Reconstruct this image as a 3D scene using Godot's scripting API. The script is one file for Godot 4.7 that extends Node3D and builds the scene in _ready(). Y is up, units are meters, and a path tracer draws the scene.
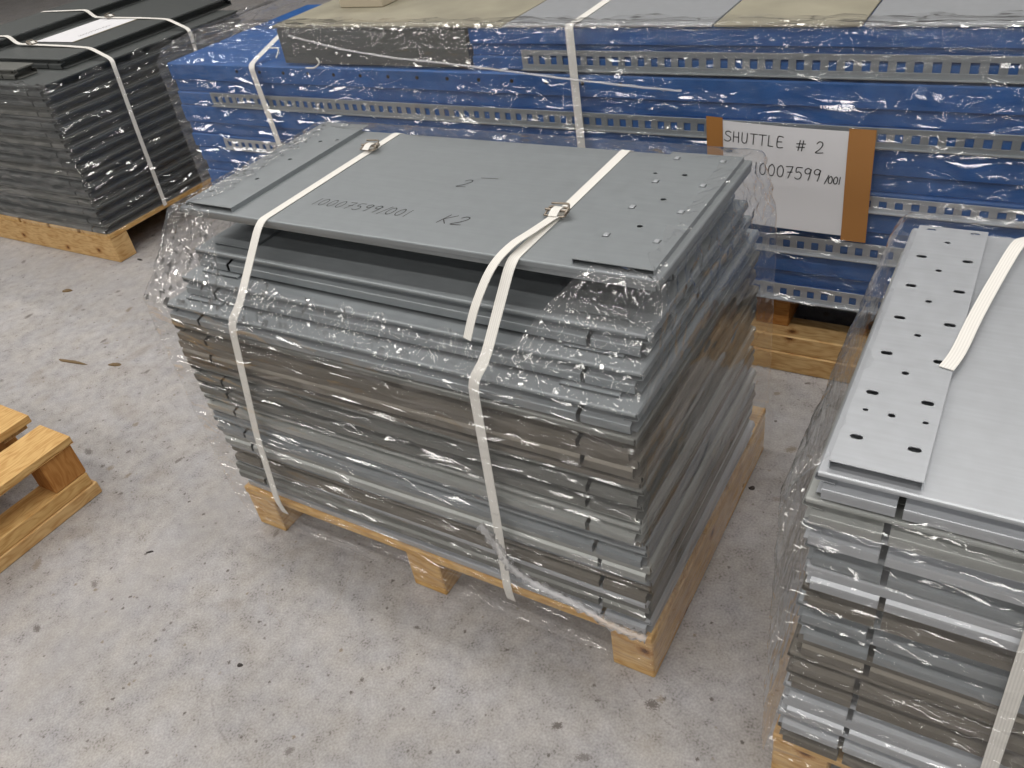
extends Node3D

# The hall's axes: x runs along the long front of the middle pallet, z towards the camera, y up, metres.
# The camera stands at x = 0, z = 0.

var M := {}
var used_names := {}
var rng := RandomNumberGenerator.new()
const ORD := ["first", "second", "third", "fourth", "fifth", "sixth", "seventh", "eighth", "ninth", "tenth", "eleventh", "twelfth", "thirteenth", "fourteenth", "fifteenth", "sixteenth", "seventeenth", "eighteenth", "nineteenth", "twentieth"]
const PALLET_H := 0.145
const STEEL_H := 0.042

# ------------------------------------------------------------------ helpers

func numbered(n: String) -> String:
	if not used_names.has(n):
		used_names[n] = 0
		return n
	used_names[n] += 1
	return "%s_%03d" % [n, used_names[n]]

func thing(called: String, label: String, category: String, at := Vector3.ZERO, turn := 0.0, group := "") -> Node3D:
	var o := Node3D.new()
	o.name = numbered(called)
	add_child(o)
	o.position = at
	o.rotation.y = turn
	tag(o, label, category, group)
	return o

func tag(o: Node, label: String, category := "", group := "", kind := "") -> void:
	if label: o.set_meta("label", label)
	if category: o.set_meta("category", category)
	if group: o.set_meta("group", group)
	if kind: o.set_meta("kind", kind)

func part(called: String, mesh: Mesh, mat: Material, parent: Node, at := Vector3.ZERO) -> MeshInstance3D:
	var o := MeshInstance3D.new()
	o.name = called
	o.mesh = mesh
	o.material_override = null
	o.set_surface_override_material(0, mat)
	o.cast_shadow = GeometryInstance3D.SHADOW_CASTING_SETTING_ON
	if parent == self:
		o.name = numbered(called)
	parent.add_child(o, true)
	o.position = at
	return o

func st_new() -> SurfaceTool:
	var st := SurfaceTool.new()
	st.begin(Mesh.PRIMITIVE_TRIANGLES)
	return st

func vtx(st: SurfaceTool, p: Vector3, n: Vector3, uv: Vector2) -> void:
	st.set_normal(n)
	st.set_uv(uv)
	st.add_vertex(p)

func uv_of(p: Vector3, n: Vector3, ax: int) -> Vector2:
	# u along the axis ax (the long axis of a board), v along what is left of the face
	var a := n.abs()
	var dom := 0
	if a.y >= a.x and a.y >= a.z: dom = 1
	elif a.z >= a.x: dom = 2
	if dom == ax:
		return Vector2(p[(ax + 1) % 3], p[(ax + 2) % 3])
	var other := 3 - dom - ax
	return Vector2(p[ax], p[other])

func tri(st: SurfaceTool, a: Vector3, b: Vector3, c: Vector3, n: Vector3, ax := 0, off := Vector2.ZERO) -> void:
	if (b - a).cross(c - a).dot(n) > 0.0:
		var t := b
		b = c
		c = t
	for p in [a, b, c]:
		vtx(st, p, n, uv_of(p, n, ax) + off)

func quad(st: SurfaceTool, a: Vector3, b: Vector3, c: Vector3, d: Vector3, n: Vector3, ax := 0, off := Vector2.ZERO) -> void:
	tri(st, a, b, c, n, ax, off)
	tri(st, a, c, d, n, ax, off)

func quad_auto(st: SurfaceTool, a: Vector3, b: Vector3, c: Vector3, d: Vector3, out: Vector3, ax := 0) -> void:
	var n := (b - a).cross(d - a).normalized()
	if n.dot(out) < 0.0: n = -n
	quad(st, a, b, c, d, n, ax)

# a box with chamfered edges
func add_box(st: SurfaceTool, c: Vector3, s: Vector3, bev := 0.002, ax := -1, off := Vector2.ZERO) -> void:
	var h := s * 0.5
	if ax < 0:
		ax = 0
		if s.y > s.x and s.y > s.z: ax = 1
		elif s.z > s.x: ax = 2
	var b: float = minf(bev, minf(h.x, minf(h.y, h.z)) * 0.8)
	var P := func(sx: int, sy: int, sz: int, face: int) -> Vector3:
		var v := Vector3(sx * h.x, sy * h.y, sz * h.z)
		for k in 3:
			if k != face: v[k] -= signf(v[k]) * b
		return c + v
	for f in 3:
		var i := (f + 1) % 3
		var j := (f + 2) % 3
		for s1 in [-1, 1]:
			var q := []
			for ij in [[-1, -1], [1, -1], [1, 1], [-1, 1]]:
				var sg := [0, 0, 0]
				sg[f] = s1
				sg[i] = ij[0]
				sg[j] = ij[1]
				q.append(P.call(sg[0], sg[1], sg[2], f))
			var n := Vector3.ZERO
			n[f] = s1
			quad(st, q[0], q[1], q[2], q[3], n, ax, off)
	if b < 0.0003: return
	for f in 3:      # edges parallel to axis f
		var i := (f + 1) % 3
		var j := (f + 2) % 3
		for si in [-1, 1]:
			for sj in [-1, 1]:
				var q := []
				for e in [[-1, i], [1, i], [1, j], [-1, j]]:
					var sg := [0, 0, 0]
					sg[f] = e[0]
					sg[i] = si
					sg[j] = sj
					q.append(P.call(sg[0], sg[1], sg[2], e[1]))
				var n := Vector3.ZERO
				n[i] = si
				n[j] = sj
				quad(st, q[0], q[1], q[2], q[3], n.normalized(), ax, off)
	for sx in [-1, 1]:
		for sy in [-1, 1]:
			for sz in [-1, 1]:
				tri(st, P.call(sx, sy, sz, 0), P.call(sx, sy, sz, 1), P.call(sx, sy, sz, 2), Vector3(sx, sy, sz).normalized(), ax, off)

func box_mesh(s: Vector3, bev := 0.002, ax := -1, off := Vector2.ZERO, c := Vector3.ZERO) -> Mesh:
	var st := st_new()
	add_box(st, c, s, bev, ax, off)
	return st.commit()

# sheet metal: an open profile (points across: Vector2(u, y)) with a thickness, drawn out from a to b.
# along = 0: runs along x, u is z; along = 2: runs along z, u is x
func add_fold(st: SurfaceTool, prof: PackedVector2Array, th: float, a: float, b: float, along: int) -> void:
	var inner := PackedVector2Array()
	var n := prof.size()
	for k in n:
		var t: Vector2
		if k == 0: t = prof[1] - prof[0]
		elif k == n - 1: t = prof[k] - prof[k - 1]
		else: t = (prof[k + 1] - prof[k]).normalized() + (prof[k] - prof[k - 1]).normalized()
		t = t.normalized()
		inner.append(prof[k] + Vector2(t.y, -t.x) * th)
	var at := func(p: Vector2, w: float) -> Vector3:
		return Vector3(w, p.y, p.x) if along == 0 else Vector3(p.x, p.y, w)
	for k in n - 1:
		var t := (prof[k + 1] - prof[k]).normalized()
		var o := Vector2(-t.y, t.x)
		var nn: Vector3 = at.call(o, 0.0)
		quad(st, at.call(prof[k], a), at.call(prof[k + 1], a), at.call(prof[k + 1], b), at.call(prof[k], b), nn, along)
		quad(st, at.call(inner[k], a), at.call(inner[k + 1], a), at.call(inner[k + 1], b), at.call(inner[k], b), -nn, along)
		for e in [[a, -1.0], [b, 1.0]]:
			var en := Vector3(e[1], 0, 0) if along == 0 else Vector3(0, 0, e[1])
			quad(st, at.call(prof[k], e[0]), at.call(prof[k + 1], e[0]), at.call(inner[k + 1], e[0]), at.call(inner[k], e[0]), en, along)
	for k in [0, n - 1]:
		var t := (prof[1] - prof[0]) if k == 0 else (prof[n - 2] - prof[n - 1])
		var nn: Vector3 = at.call(-t.normalized(), 0.0)
		quad(st, at.call(prof[k], a), at.call(prof[k], b), at.call(inner[k], b), at.call(inner[k], a), nn, along)

# a flat plate in the xz plane (top at y, thickness th) with oblong holes; holes: [cx, cz, half_x, half_z, round]
func add_plate(st: SurfaceTool, x0: float, x1: float, z0: float, z1: float, y: float, th: float, holes: Array) -> void:
	var hs := holes.duplicate()
	hs.sort_custom(func(p, q): return p[1] < q[1])
	var bands := []           # [za, zb, [holes]]
	for hh in hs:
		var za: float = hh[1] - hh[3] - 0.003
		var zb: float = hh[1] + hh[3] + 0.003
		if bands.size() and za < bands[-1][1]:
			bands[-1][1] = maxf(bands[-1][1], zb)
			bands[-1][2].append(hh)
		else:
			bands.append([za, zb, [hh]])
	var z := z0
	var rect := func(ax0: float, ax1: float, az0: float, az1: float) -> void:
		if ax1 - ax0 < 1e-5 or az1 - az0 < 1e-5: return
		quad(st, Vector3(ax0, y, az0), Vector3(ax1, y, az0), Vector3(ax1, y, az1), Vector3(ax0, y, az1), Vector3.UP, 0)
		quad(st, Vector3(ax0, y - th, az0), Vector3(ax1, y - th, az0), Vector3(ax1, y - th, az1), Vector3(ax0, y - th, az1), Vector3.DOWN, 0)
	for bd in bands:
		rect.call(x0, x1, z, bd[0])
		bd[2].sort_custom(func(p, q): return p[0] < q[0])
		var x := x0
		for hh in bd[2]:
			var xa: float = hh[0] - hh[2] - 0.003
			var xb: float = hh[0] + hh[2] + 0.003
			rect.call(x, xa, bd[0], bd[1])
			# ring of quads from the cell's border to the hole
			var nseg := 24
			for k in nseg:
				var pts := []
				for kk in [k, k + 1]:
					var ang: float = TAU * (kk + 0.5) / nseg
					var dr := Vector2(cos(ang), sin(ang))
					var hx: float = hh[2]
					var hz: float = hh[3]
					var e := Vector2(hx, hz)
					var inner: Vector2
					if hh[4] > 0:
						var r := minf(hx, hz)
						inner = Vector2(signf(dr.x) * (hx - r), signf(dr.y) * (hz - r)) + dr * r
					else:
						inner = dr * minf(e.x / maxf(absf(dr.x), 1e-6), e.y / maxf(absf(dr.y), 1e-6))
					var lo := Vector2(xa - hh[0], bd[0] - hh[1])
					var hi := Vector2(xb - hh[0], bd[1] - hh[1])
					var tx: float = (hi.x if dr.x > 0 else lo.x) / (dr.x if absf(dr.x) > 1e-6 else 1e-6)
					var tz: float = (hi.y if dr.y > 0 else lo.y) / (dr.y if absf(dr.y) > 1e-6 else 1e-6)
					var outer := dr * minf(tx, tz)
					pts.append([Vector2(hh[0], hh[1]) + inner, Vector2(hh[0], hh[1]) + outer])
				var i0: Vector2 = pts[0][0]
				var i1: Vector2 = pts[1][0]
				var o0: Vector2 = pts[0][1]
				var o1: Vector2 = pts[1][1]
				for yy in [[y, Vector3.UP], [y - th, Vector3.DOWN]]:
					quad(st, Vector3(i0.x, yy[0], i0.y), Vector3(i1.x, yy[0], i1.y), Vector3(o1.x, yy[0], o1.y), Vector3(o0.x, yy[0], o0.y), yy[1], 0)
					# the cell's corner between two rays that leave through different sides
					var cn := Vector2(o0.x if absf(o0.x - xa) < 1e-6 or absf(o0.x - xb) < 1e-6 else o1.x, o0.y if absf(o0.y - bd[0]) < 1e-6 or absf(o0.y - bd[1]) < 1e-6 else o1.y)
					if absf((o1 - o0).cross(cn - o0)) > 1e-9:
						tri(st, Vector3(o0.x, yy[0], o0.y), Vector3(o1.x, yy[0], o1.y), Vector3(cn.x, yy[0], cn.y), yy[1], 0)
				var mid := (i0 + i1) * 0.5 - Vector2(hh[0], hh[1])
				quad(st, Vector3(i0.x, y, i0.y), Vector3(i1.x, y, i1.y), Vector3(i1.x, y - th, i1.y), Vector3(i0.x, y - th, i0.y), Vector3(-mid.x, 0, -mid.y).normalized(), 0)
			x = xb
		rect.call(x, x1, bd[0], bd[1])
		z = bd[1]
	rect.call(x0, x1, z, z1)
	for e in [[x0, -1.0], [x1, 1.0]]:
		quad(st, Vector3(e[0], y, z0), Vector3(e[0], y, z1), Vector3(e[0], y - th, z1), Vector3(e[0], y - th, z0), Vector3(e[1], 0, 0), 2)
	for e in [[z0, -1.0], [z1, 1.0]]:
		quad(st, Vector3(x0, y, e[0]), Vector3(x1, y, e[0]), Vector3(x1, y - th, e[0]), Vector3(x0, y - th, e[0]), Vector3(0, 0, e[1]), 0)

func smooth_path(pts: Array, n: int) -> PackedVector3Array:
	var out := PackedVector3Array()
	for k in pts.size() - 1:
		var p0: Vector3 = pts[maxi(k - 1, 0)]
		var p1: Vector3 = pts[k]
		var p2: Vector3 = pts[k + 1]
		var p3: Vector3 = pts[mini(k + 2, pts.size() - 1)]
		for j in n:
			out.append(p1.cubic_interpolate(p2, p0, p3, float(j) / n))
	out.append(pts[-1])
	return out

# rounds each corner of a polyline
func round_path(pts: Array, r: float) -> PackedVector3Array:
	var out := PackedVector3Array()
	out.append(pts[0])
	for k in range(1, pts.size() - 1):
		var a: Vector3 = pts[k - 1]
		var b: Vector3 = pts[k]
		var c: Vector3 = pts[k + 1]
		var ra: float = minf(r, a.distance_to(b) * 0.45)
		var rc: float = minf(r, c.distance_to(b) * 0.45)
		var pa := b + (a - b).normalized() * ra
		var pc := b + (c - b).normalized() * rc
		for j in 5:
			var t := j / 4.0
			out.append(pa.lerp(b, t).lerp(b.lerp(pc, t), t))
	out.append(pts[-1])
	return out

func ribbon_mesh(path: PackedVector3Array, across: Vector3, width: float, th: float) -> Mesh:
	var st := st_new()
	var n := path.size()
	var sec := []
	var run := 0.0
	for k in n:
		var t := (path[mini(k + 1, n - 1)] - path[maxi(k - 1, 0)]).normalized()
		var w := (across - t * across.dot(t)).normalized()
		var u := w.cross(t).normalized()
		if k: run += path[k].distance_to(path[k - 1])
		sec.append([path[k], w * width * 0.5, u * th * 0.5, run])
	for k in n - 1:
		var A = sec[k]
		var B = sec[k + 1]
		for sg in [1.0, -1.0]:
			var na: Vector3 = A[2].normalized() * sg
			var nb: Vector3 = B[2].normalized() * sg
			var q := [A[0] - A[1] + A[2] * sg, A[0] + A[1] + A[2] * sg, B[0] + B[1] + B[2] * sg, B[0] - B[1] + B[2] * sg]
			var nn := [na, na, nb, nb]
			var uv := [Vector2(A[3], 0), Vector2(A[3], width), Vector2(B[3], width), Vector2(B[3], 0)]
			var order := [0, 1, 2, 0, 2, 3]
			if (q[1] - q[0]).cross(q[2] - q[0]).dot(na) > 0: order = [0, 2, 1, 0, 3, 2]
			for i in order: vtx(st, q[i], nn[i], uv[i])
			quad_auto(st, A[0] + A[1] * sg + A[2], A[0] + A[1] * sg - A[2], B[0] + B[1] * sg - B[2], B[0] + B[1] * sg + B[2], A[1] * sg)
	for e in [sec[0], sec[n - 1]]:
		quad_auto(st, e[0] - e[1] + e[2], e[0] + e[1] + e[2], e[0] + e[1] - e[2], e[0] - e[1] - e[2], (sec[0][0] - sec[1][0]) if e == sec[0] else (sec[n - 1][0] - sec[n - 2][0]))
	return st.commit()

func tube_mesh(path: PackedVector3Array, r: float, seg := 8, flat := 1.0, wob := 0.0) -> Mesh:
	var st := st_new()
	var n := path.size()
	var rings := []
	var up := Vector3(0.31, 0.9, 0.27).normalized()
	for k in n:
		var t := (path[mini(k + 1, n - 1)] - path[maxi(k - 1, 0)]).normalized()
		var a := t.cross(up).normalized()
		var b := a.cross(t).normalized()
		var ring := []
		for j in seg:
			var g := TAU * j / seg
			var rr := r * (1.0 + wob * sin(k * 2.3 + j * 1.7) + wob * cos(k * 0.9 - j * 2.9))
			ring.append([path[k] + (a * cos(g) + b * sin(g) * flat) * rr, (a * cos(g) + b * sin(g)).normalized()])
		rings.append(ring)
	for k in n - 1:
		for j in seg:
			var j2 := (j + 1) % seg
			var q := [rings[k][j], rings[k][j2], rings[k + 1][j2], rings[k + 1][j]]
			var order := [0, 1, 2, 0, 2, 3]
			if (q[1][0] - q[0][0]).cross(q[2][0] - q[0][0]).dot(q[0][1]) > 0: order = [0, 2, 1, 0, 3, 2]
			for i in order: vtx(st, q[i][0], q[i][1], Vector2(k * 0.01, float(j) / seg * 0.05))
	for e in [0, n - 1]:
		var nn: Vector3 = (path[0] - path[1]).normalized() if e == 0 else (path[n - 1] - path[n - 2]).normalized()
		for j in seg:
			tri(st, path[e], rings[e][j][0], rings[e][(j + 1) % seg][0], nn)
	return st.commit()

# ------------------------------------------------------------------ materials

func tex(im: Image) -> ImageTexture:
	return ImageTexture.create_from_image(im)

func noise(seed_: int, freq: float, oct := 4, kind := FastNoiseLite.TYPE_SIMPLEX_SMOOTH) -> FastNoiseLite:
	var n := FastNoiseLite.new()
	n.seed = seed_
	n.frequency = freq
	n.noise_type = kind
	n.fractal_type = FastNoiseLite.FRACTAL_FBM
	n.fractal_octaves = oct
	return n

func std(name_: String, c: Color, rough: float, metal := 0.0) -> StandardMaterial3D:
	var m := StandardMaterial3D.new()
	m.resource_name = name_
	m.albedo_color = c
	m.roughness = rough
	m.metallic = metal
	return m

func blot(im: Image, cx: float, cy: float, r: float, c: Color, str_: float, rn: FastNoiseLite, stretch := 1.0, ang := 0.0) -> void:
	var n := im.get_width()
	var rr := int(ceil(r * maxf(stretch, 1.0) * 1.4))
	var ca := cos(ang)
	var sa := sin(ang)
	for dy in range(-rr, rr + 1):
		for dx in range(-rr, rr + 1):
			var u := (dx * ca + dy * sa) / stretch
			var v := -dx * sa + dy * ca
			var d := sqrt(u * u + v * v) / r + 0.7 * rn.get_noise_2d((cx + dx) * 9.0, (cy + dy) * 9.0)
			if d < 1.0:
				var x := posmod(int(cx) + dx, n)
				var y := posmod(int(cy) + dy, n)
				im.set_pixel(x, y, im.get_pixel(x, y).lerp(c, str_ * minf(1.0, (1.0 - d) * 3.0)))

func make_floor_material() -> void:
	var N := 2048
	var a := noise(11, 0.006, 5).get_seamless_image(N, N).get_data()
	var b := noise(12, 0.035, 4).get_seamless_image(N, N).get_data()
	var c := noise(13, 0.28, 3).get_seamless_image(N, N).get_data()
	var d := noise(14, 0.012, 4).get_seamless_image(N, N).get_data()
	var out := PackedByteArray()
	out.resize(N * N * 3)
	for i in N * N:
		var l := a[i] / 255.0 - 0.5
		var m := b[i] / 255.0 - 0.5
		var f := c[i] / 255.0 - 0.5
		var w := d[i] / 255.0 - 0.5
		var v := 162.0 + l * 13.0 + m * 24.0 + f * 40.0
		# dark pits where the fine and the middle noise agree
		var pit := maxf(0.0, -(f * 0.9 + m * 0.75) - 0.30)
		v -= pit * 150.0
		out[i * 3] = int(clampf(v + 2.0 + w * 4.0, 0, 255))
		out[i * 3 + 1] = int(clampf(v - 1.0 + w * 1.0, 0, 255))
		out[i * 3 + 2] = int(clampf(v - 2.0 - w * 6.0 - pit * 14.0, 0, 255))
	var im := Image.create_from_data(N, N, false, Image.FORMAT_RGB8, out)
	var rn := noise(15, 0.05, 2)
	rng.seed = 5
	var dark := Color8(84, 78, 74)
	var brown := Color8(128, 116, 100)
	var pale := Color8(184, 179, 174)
	for k in 2600:
		blot(im, rng.randf() * N, rng.randf() * N, rng.randf_range(0.9, 2.6), dark if rng.randf() < 0.7 else brown, rng.randf_range(0.4, 0.9), rn)
	for k in 260:
		blot(im, rng.randf() * N, rng.randf() * N, rng.randf_range(2.5, 6.5), dark if rng.randf() < 0.55 else brown, rng.randf_range(0.35, 0.75), rn, rng.randf_range(1.0, 2.2), rng.randf() * TAU)
	for k in 160:
		blot(im, rng.randf() * N, rng.randf() * N, rng.randf_range(6, 22), brown if rng.randf() < 0.6 else pale, rng.randf_range(0.08, 0.22), rn, rng.randf_range(1.0, 3.0), rng.randf() * TAU)
	# scuff lines, scratches and hair cracks
	for k in 22:
		var p := Vector2(rng.randf() * N, rng.randf() * N)
		var ang := rng.randf() * TAU
		var bend := rng.randf_range(-0.02, 0.02)
		var st := rng.randf_range(0.1, 0.34)
		var cc := brown if rng.randf() < 0.6 else dark
		var len_ := rng.randi_range(30, 170)
		var rad := rng.randf_range(0.9, 1.8)
		for s in len_:
			p += Vector2(cos(ang), sin(ang)) * 2.0
			ang += bend + rng.randf_range(-0.08, 0.08)
			if rng.randf() < 0.75: blot(im, p.x, p.y, rad, cc, st, rn)
	var m := std("concrete", Color.WHITE, 0.62)
	m.albedo_texture = tex(im)
	m.metallic_specular = 0.42
	m.uv1_triplanar = true
	m.uv1_world_triplanar = true
	m.uv1_scale = Vector3.ONE / 4.0
	var bump := noise(16, 0.12, 4).get_seamless_image(1024, 1024)
	bump.convert(Image.FORMAT_RGB8)
	bump.bump_map_to_normal_map(1.2)
	m.normal_enabled = true
	m.normal_texture = tex(bump)
	m.normal_scale = 0.5
	M.floor = m

func make_materials() -> void:
	make_floor_material()
	# galvanised steel: a cloudy zinc skin with faint rolling streaks
	var N := 512
	var n1 := noise(21, 0.02, 3)
	var n2 := noise(22, 0.05, 2)
	var n3 := noise(23, 0.11, 2, FastNoiseLite.TYPE_CELLULAR)
	var im := Image.create(N, N, false, Image.FORMAT_RGB8)
	var ro := Image.create(N, N, false, Image.FORMAT_RGB8)
	for y in N:
		for x in N:
			var s := n1.get_noise_2d(x * 0.25, y * 6.0)
			var c := n2.get_noise_2d(x * 0.6, y * 0.6)
			var g := n3.get_noise_2d(x, y)
			var v := 0.96 + 0.022 * s + 0.016 * c + 0.006 * g
			im.set_pixel(x, y, Color(v, v, v))
			var r := clampf(0.90 + 0.05 * s + 0.05 * c + 0.01 * g, 0.0, 1.0)
			ro.set_pixel(x, y, Color(r, r, r))
	var t_steel := tex(im)
	var t_rough := tex(ro)
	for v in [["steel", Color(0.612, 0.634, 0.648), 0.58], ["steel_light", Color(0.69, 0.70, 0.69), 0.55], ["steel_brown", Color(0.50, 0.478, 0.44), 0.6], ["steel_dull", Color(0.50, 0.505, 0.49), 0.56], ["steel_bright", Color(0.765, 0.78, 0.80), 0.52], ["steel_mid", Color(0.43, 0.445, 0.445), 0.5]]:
		var m := std("galvanised_" + v[0], v[1], v[2], 0.6)
		m.albedo_texture = t_steel
		m.roughness_texture = t_rough
		m.roughness_texture_channel = BaseMaterial3D.TEXTURE_CHANNEL_RED
		m.uv1_scale = Vector3(1.7, 1.7, 1.7)
		M[v[0]] = m
	# pine
	var w1 := noise(31, 0.02, 3)
	var w2 := noise(32, 0.02, 2)
	var w3 := noise(33, 0.08, 2)
	var wi := Image.create(N, N, false, Image.FORMAT_RGB8)
	var ca := Color8(214, 180, 128)
	var cb := Color8(176, 132, 80)
	for y in N:
		for x in N:
			var warp := w2.get_noise_2d(x * 0.5, y * 1.0) * 14.0
			var ring := 0.5 + 0.5 * sin((y + warp) * 0.32 + w1.get_noise_2d(x * 0.3, y * 2.0) * 5.0)
			var fib := w3.get_noise_2d(x * 0.2, y * 5.0)
			var t := clampf(0.16 + 0.42 * pow(ring, 2.2) + 0.28 * fib + 0.3 * w2.get_noise_2d(x * 0.8 + 900, y * 0.8), 0.0, 1.0)
			wi.set_pixel(x, y, ca.lerp(cb, t))
	rng.seed = 8
	var kn := noise(34, 0.05, 2)
	for k in 5:
		var kx := rng.randf() * N
		var ky := rng.randf() * N
		blot(wi, kx, ky, 13, Color8(150, 98, 50), 0.7, kn, 1.4, 0.0)
		blot(wi, kx, ky, 7, Color8(92, 58, 32), 0.9, kn, 1.2, 0.0)
	for v in [["wood", Color(1, 1, 1)], ["wood_pale", Color(1.0, 0.985, 0.93)], ["wood_brown", Color(0.86, 0.74, 0.6)]]:
		var m := std("pine_" + v[0], v[1], 0.72)
		m.albedo_texture = tex(wi) if v[0] == "wood" else M.wood.albedo_texture
		m.uv1_scale = Vector3(1.6, 1.6, 1.6)
		m.metallic_specular = 0.35
		M[v[0]] = m
	# stretch film: a clear sheet, its stretch marks run along the wrap
	var t_streak := facet_map(1024, 512, Vector2(0.012, 0.11), 0.08, Vector2(0.25, 1.65), 0.92, 41)
	var t_tight := facet_map(1024, 512, Vector2(0.009, 0.10), 0.03, Vector2(0.15, 1.6), 0.68, 51)
	var t_side := facet_map(1024, 512, Vector2(0.009, 0.09), 0.05, Vector2(0.12, 1.0), 0.22, 71)
	var t_crumple := facet_map(512, 512, Vector2(0.05, 0.07), 0.3, Vector2(0.85, 1.1), 0.78, 61)
	for v in [["film", t_streak, 0.03, 1.0, 0.08], ["film_crumple", t_crumple, 0.03, 1.0, 0.08], ["film_tight", t_tight, 0.03, 1.0, 0.08], ["film_side", t_side, 0.03, 1.0, 0.08]]:
		var m := std("stretch_" + v[0], Color(0.93, 0.94, 0.95, v[2]), v[4])
		m.transparency = BaseMaterial3D.TRANSPARENCY_ALPHA
		m.cull_mode = BaseMaterial3D.CULL_DISABLED
		m.normal_enabled = true
		m.normal_texture = v[1]
		m.normal_scale = v[3]
		m.uv1_scale = Vector3(1.0, 2.0, 1) if v[0] != "film_crumple" else Vector3(3.2, 3.2, 1)
		M[v[0]] = m
	var rope := std("stretch_film_twisted", Color(0.95, 0.95, 0.96, 0.27), 0.14)
	rope.transparency = BaseMaterial3D.TRANSPARENCY_ALPHA
	M.film_rope = rope
	# woven strap
	var si := Image.create(64, 64, false, Image.FORMAT_RGB8)
	for y in 64:
		for x in 64:
			var v := 0.93 + 0.05 * sin(x * TAU / 8.0) * sin(y * TAU / 8.0) + 0.03 * sin(y * TAU / 16.0)
			si.set_pixel(x, y, Color(v, v, v * 0.985))
	var sm := std("polyester_strap", Color(0.96, 0.95, 0.94), 0.7)
	sm.albedo_texture = tex(si)
	sm.uv1_scale = Vector3(60, 60, 1)
	M.strap = sm
	M.wire = std("zinc_wire", Color(0.58, 0.545, 0.50), 0.36, 0.9)
	M.paper = std("white_paper", Color(0.90, 0.90, 0.915), 0.85)
	M.ink = std("black_marker", Color(0.10, 0.10, 0.11), 0.7)
	M.ink_pencil = std("grey_marker_on_steel", Color(0.24, 0.24, 0.25), 0.7)
	M.tape = std("brown_packing_tape", Color(0.68, 0.48, 0.27), 0.3)
	var bi := noise(51, 0.02, 4).get_seamless_image(256, 256)
	bi.convert(Image.FORMAT_RGB8)
	for y in 256:
		for x in 256:
			var v: float = 0.9 + 0.12 * (bi.get_pixel(x, y).r - 0.5)
			bi.set_pixel(x, y, Color(v, v, v))
	var bm := std("blue_powder_coat", Color(0.14, 0.385, 0.67), 0.45)
	bm.albedo_texture = tex(bi)
	bm.uv1_scale = Vector3(2, 2, 2)
	M.blue = bm
	M.black = std("hole_shade_black", Color(0.03, 0.03, 0.035), 0.6)  # black colour stands for the shade inside bolt holes
	M.board = std("beige_hardboard", Color(0.66, 0.64, 0.565), 0.62)
	M.board.albedo_texture = bm.albedo_texture
	M.carton = std("pale_carton", Color(0.74, 0.70, 0.62), 0.75)
	M.wall = std("hall_wall_paint", Color(0.60, 0.60, 0.60), 0.85)
	M.ceiling = std("hall_ceiling_sheet", Color(0.66, 0.66, 0.66), 0.85)
	M.lamp_case = std("white_lamp_case", Color(0.85, 0.85, 0.85), 0.5)
	var lm := std("lamp_tube_glow", Color(1, 1, 1), 0.4)
	lm.emission_enabled = true
	lm.emission = Color(1.0, 0.97, 0.93)
	lm.emission_energy_multiplier = 3.0
	M.tube = lm
	M.straw = std("wood_splinter", Color(0.45, 0.37, 0.26), 0.85)
	M.chip = std("dark_chip", Color(0.2, 0.18, 0.17), 0.8)

# normal map of creased film: small flat facets, long along the pull, each tilted its own way; calm in between.
# cell: facets per texel along u and v; skew: how far the creases run off the level; tilt: strongest slopes
func facet_map(w: int, h: int, cell: Vector2, skew: float, tilt: Vector2, amount: float, seed_: int) -> ImageTexture:
	var cn := noise(seed_, 1.0, 1, FastNoiseLite.TYPE_CELLULAR)
	cn.fractal_type = FastNoiseLite.FRACTAL_NONE
	cn.cellular_return_type = FastNoiseLite.RETURN_CELL_VALUE
	cn.cellular_jitter = 1.0
	var wn := noise(seed_ + 1, 1.0, 2)
	var out := Image.create(w, h, false, Image.FORMAT_RGB8)
	for y in h:
		for x in w:
			var bend := wn.get_noise_2d(x * 0.004, y * 0.006) * 26.0
			var yy := y + skew * x + bend
			var c := cn.get_noise_2d(x * cell.x, yy * cell.y)
			var k := c * 43.7
			var e := (k - floorf(k)) * 2.0 - 1.0
			var k2 := c * 171.3
			var g := k2 - floorf(k2)
			var mask := smoothstep(0.5 - amount, 0.85 - amount, 0.5 * wn.get_noise_2d(x * 0.006 + 300.0, y * 0.012) + 0.35 * (g - 0.5) + 0.1)
			var sy := -tilt.y * (0.42 + 0.62 * c) * mask
			var sx := tilt.x * e * mask
			var n := Vector3(sx, sy, 1.0).normalized()
			out.set_pixel(x, y, Color(n.x * 0.5 + 0.5, n.y * 0.5 + 0.5, n.z * 0.5 + 0.5))
	return tex(out)

# ------------------------------------------------------------------ steel shelf panels

var panel_cache := {}

# a profile for one side: listed from the deck outwards and down, mirrored for the other side
func side_profile(pts: Array, sgn: float) -> PackedVector2Array:
	var out := PackedVector2Array()
	for p in pts: out.append(Vector2(sgn * p[0], p[1]))
	if sgn < 0: out.reverse()
	return out

func panel_height(style: String) -> float:
	return 0.011 if style.begins_with("flat") else STEEL_H

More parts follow.
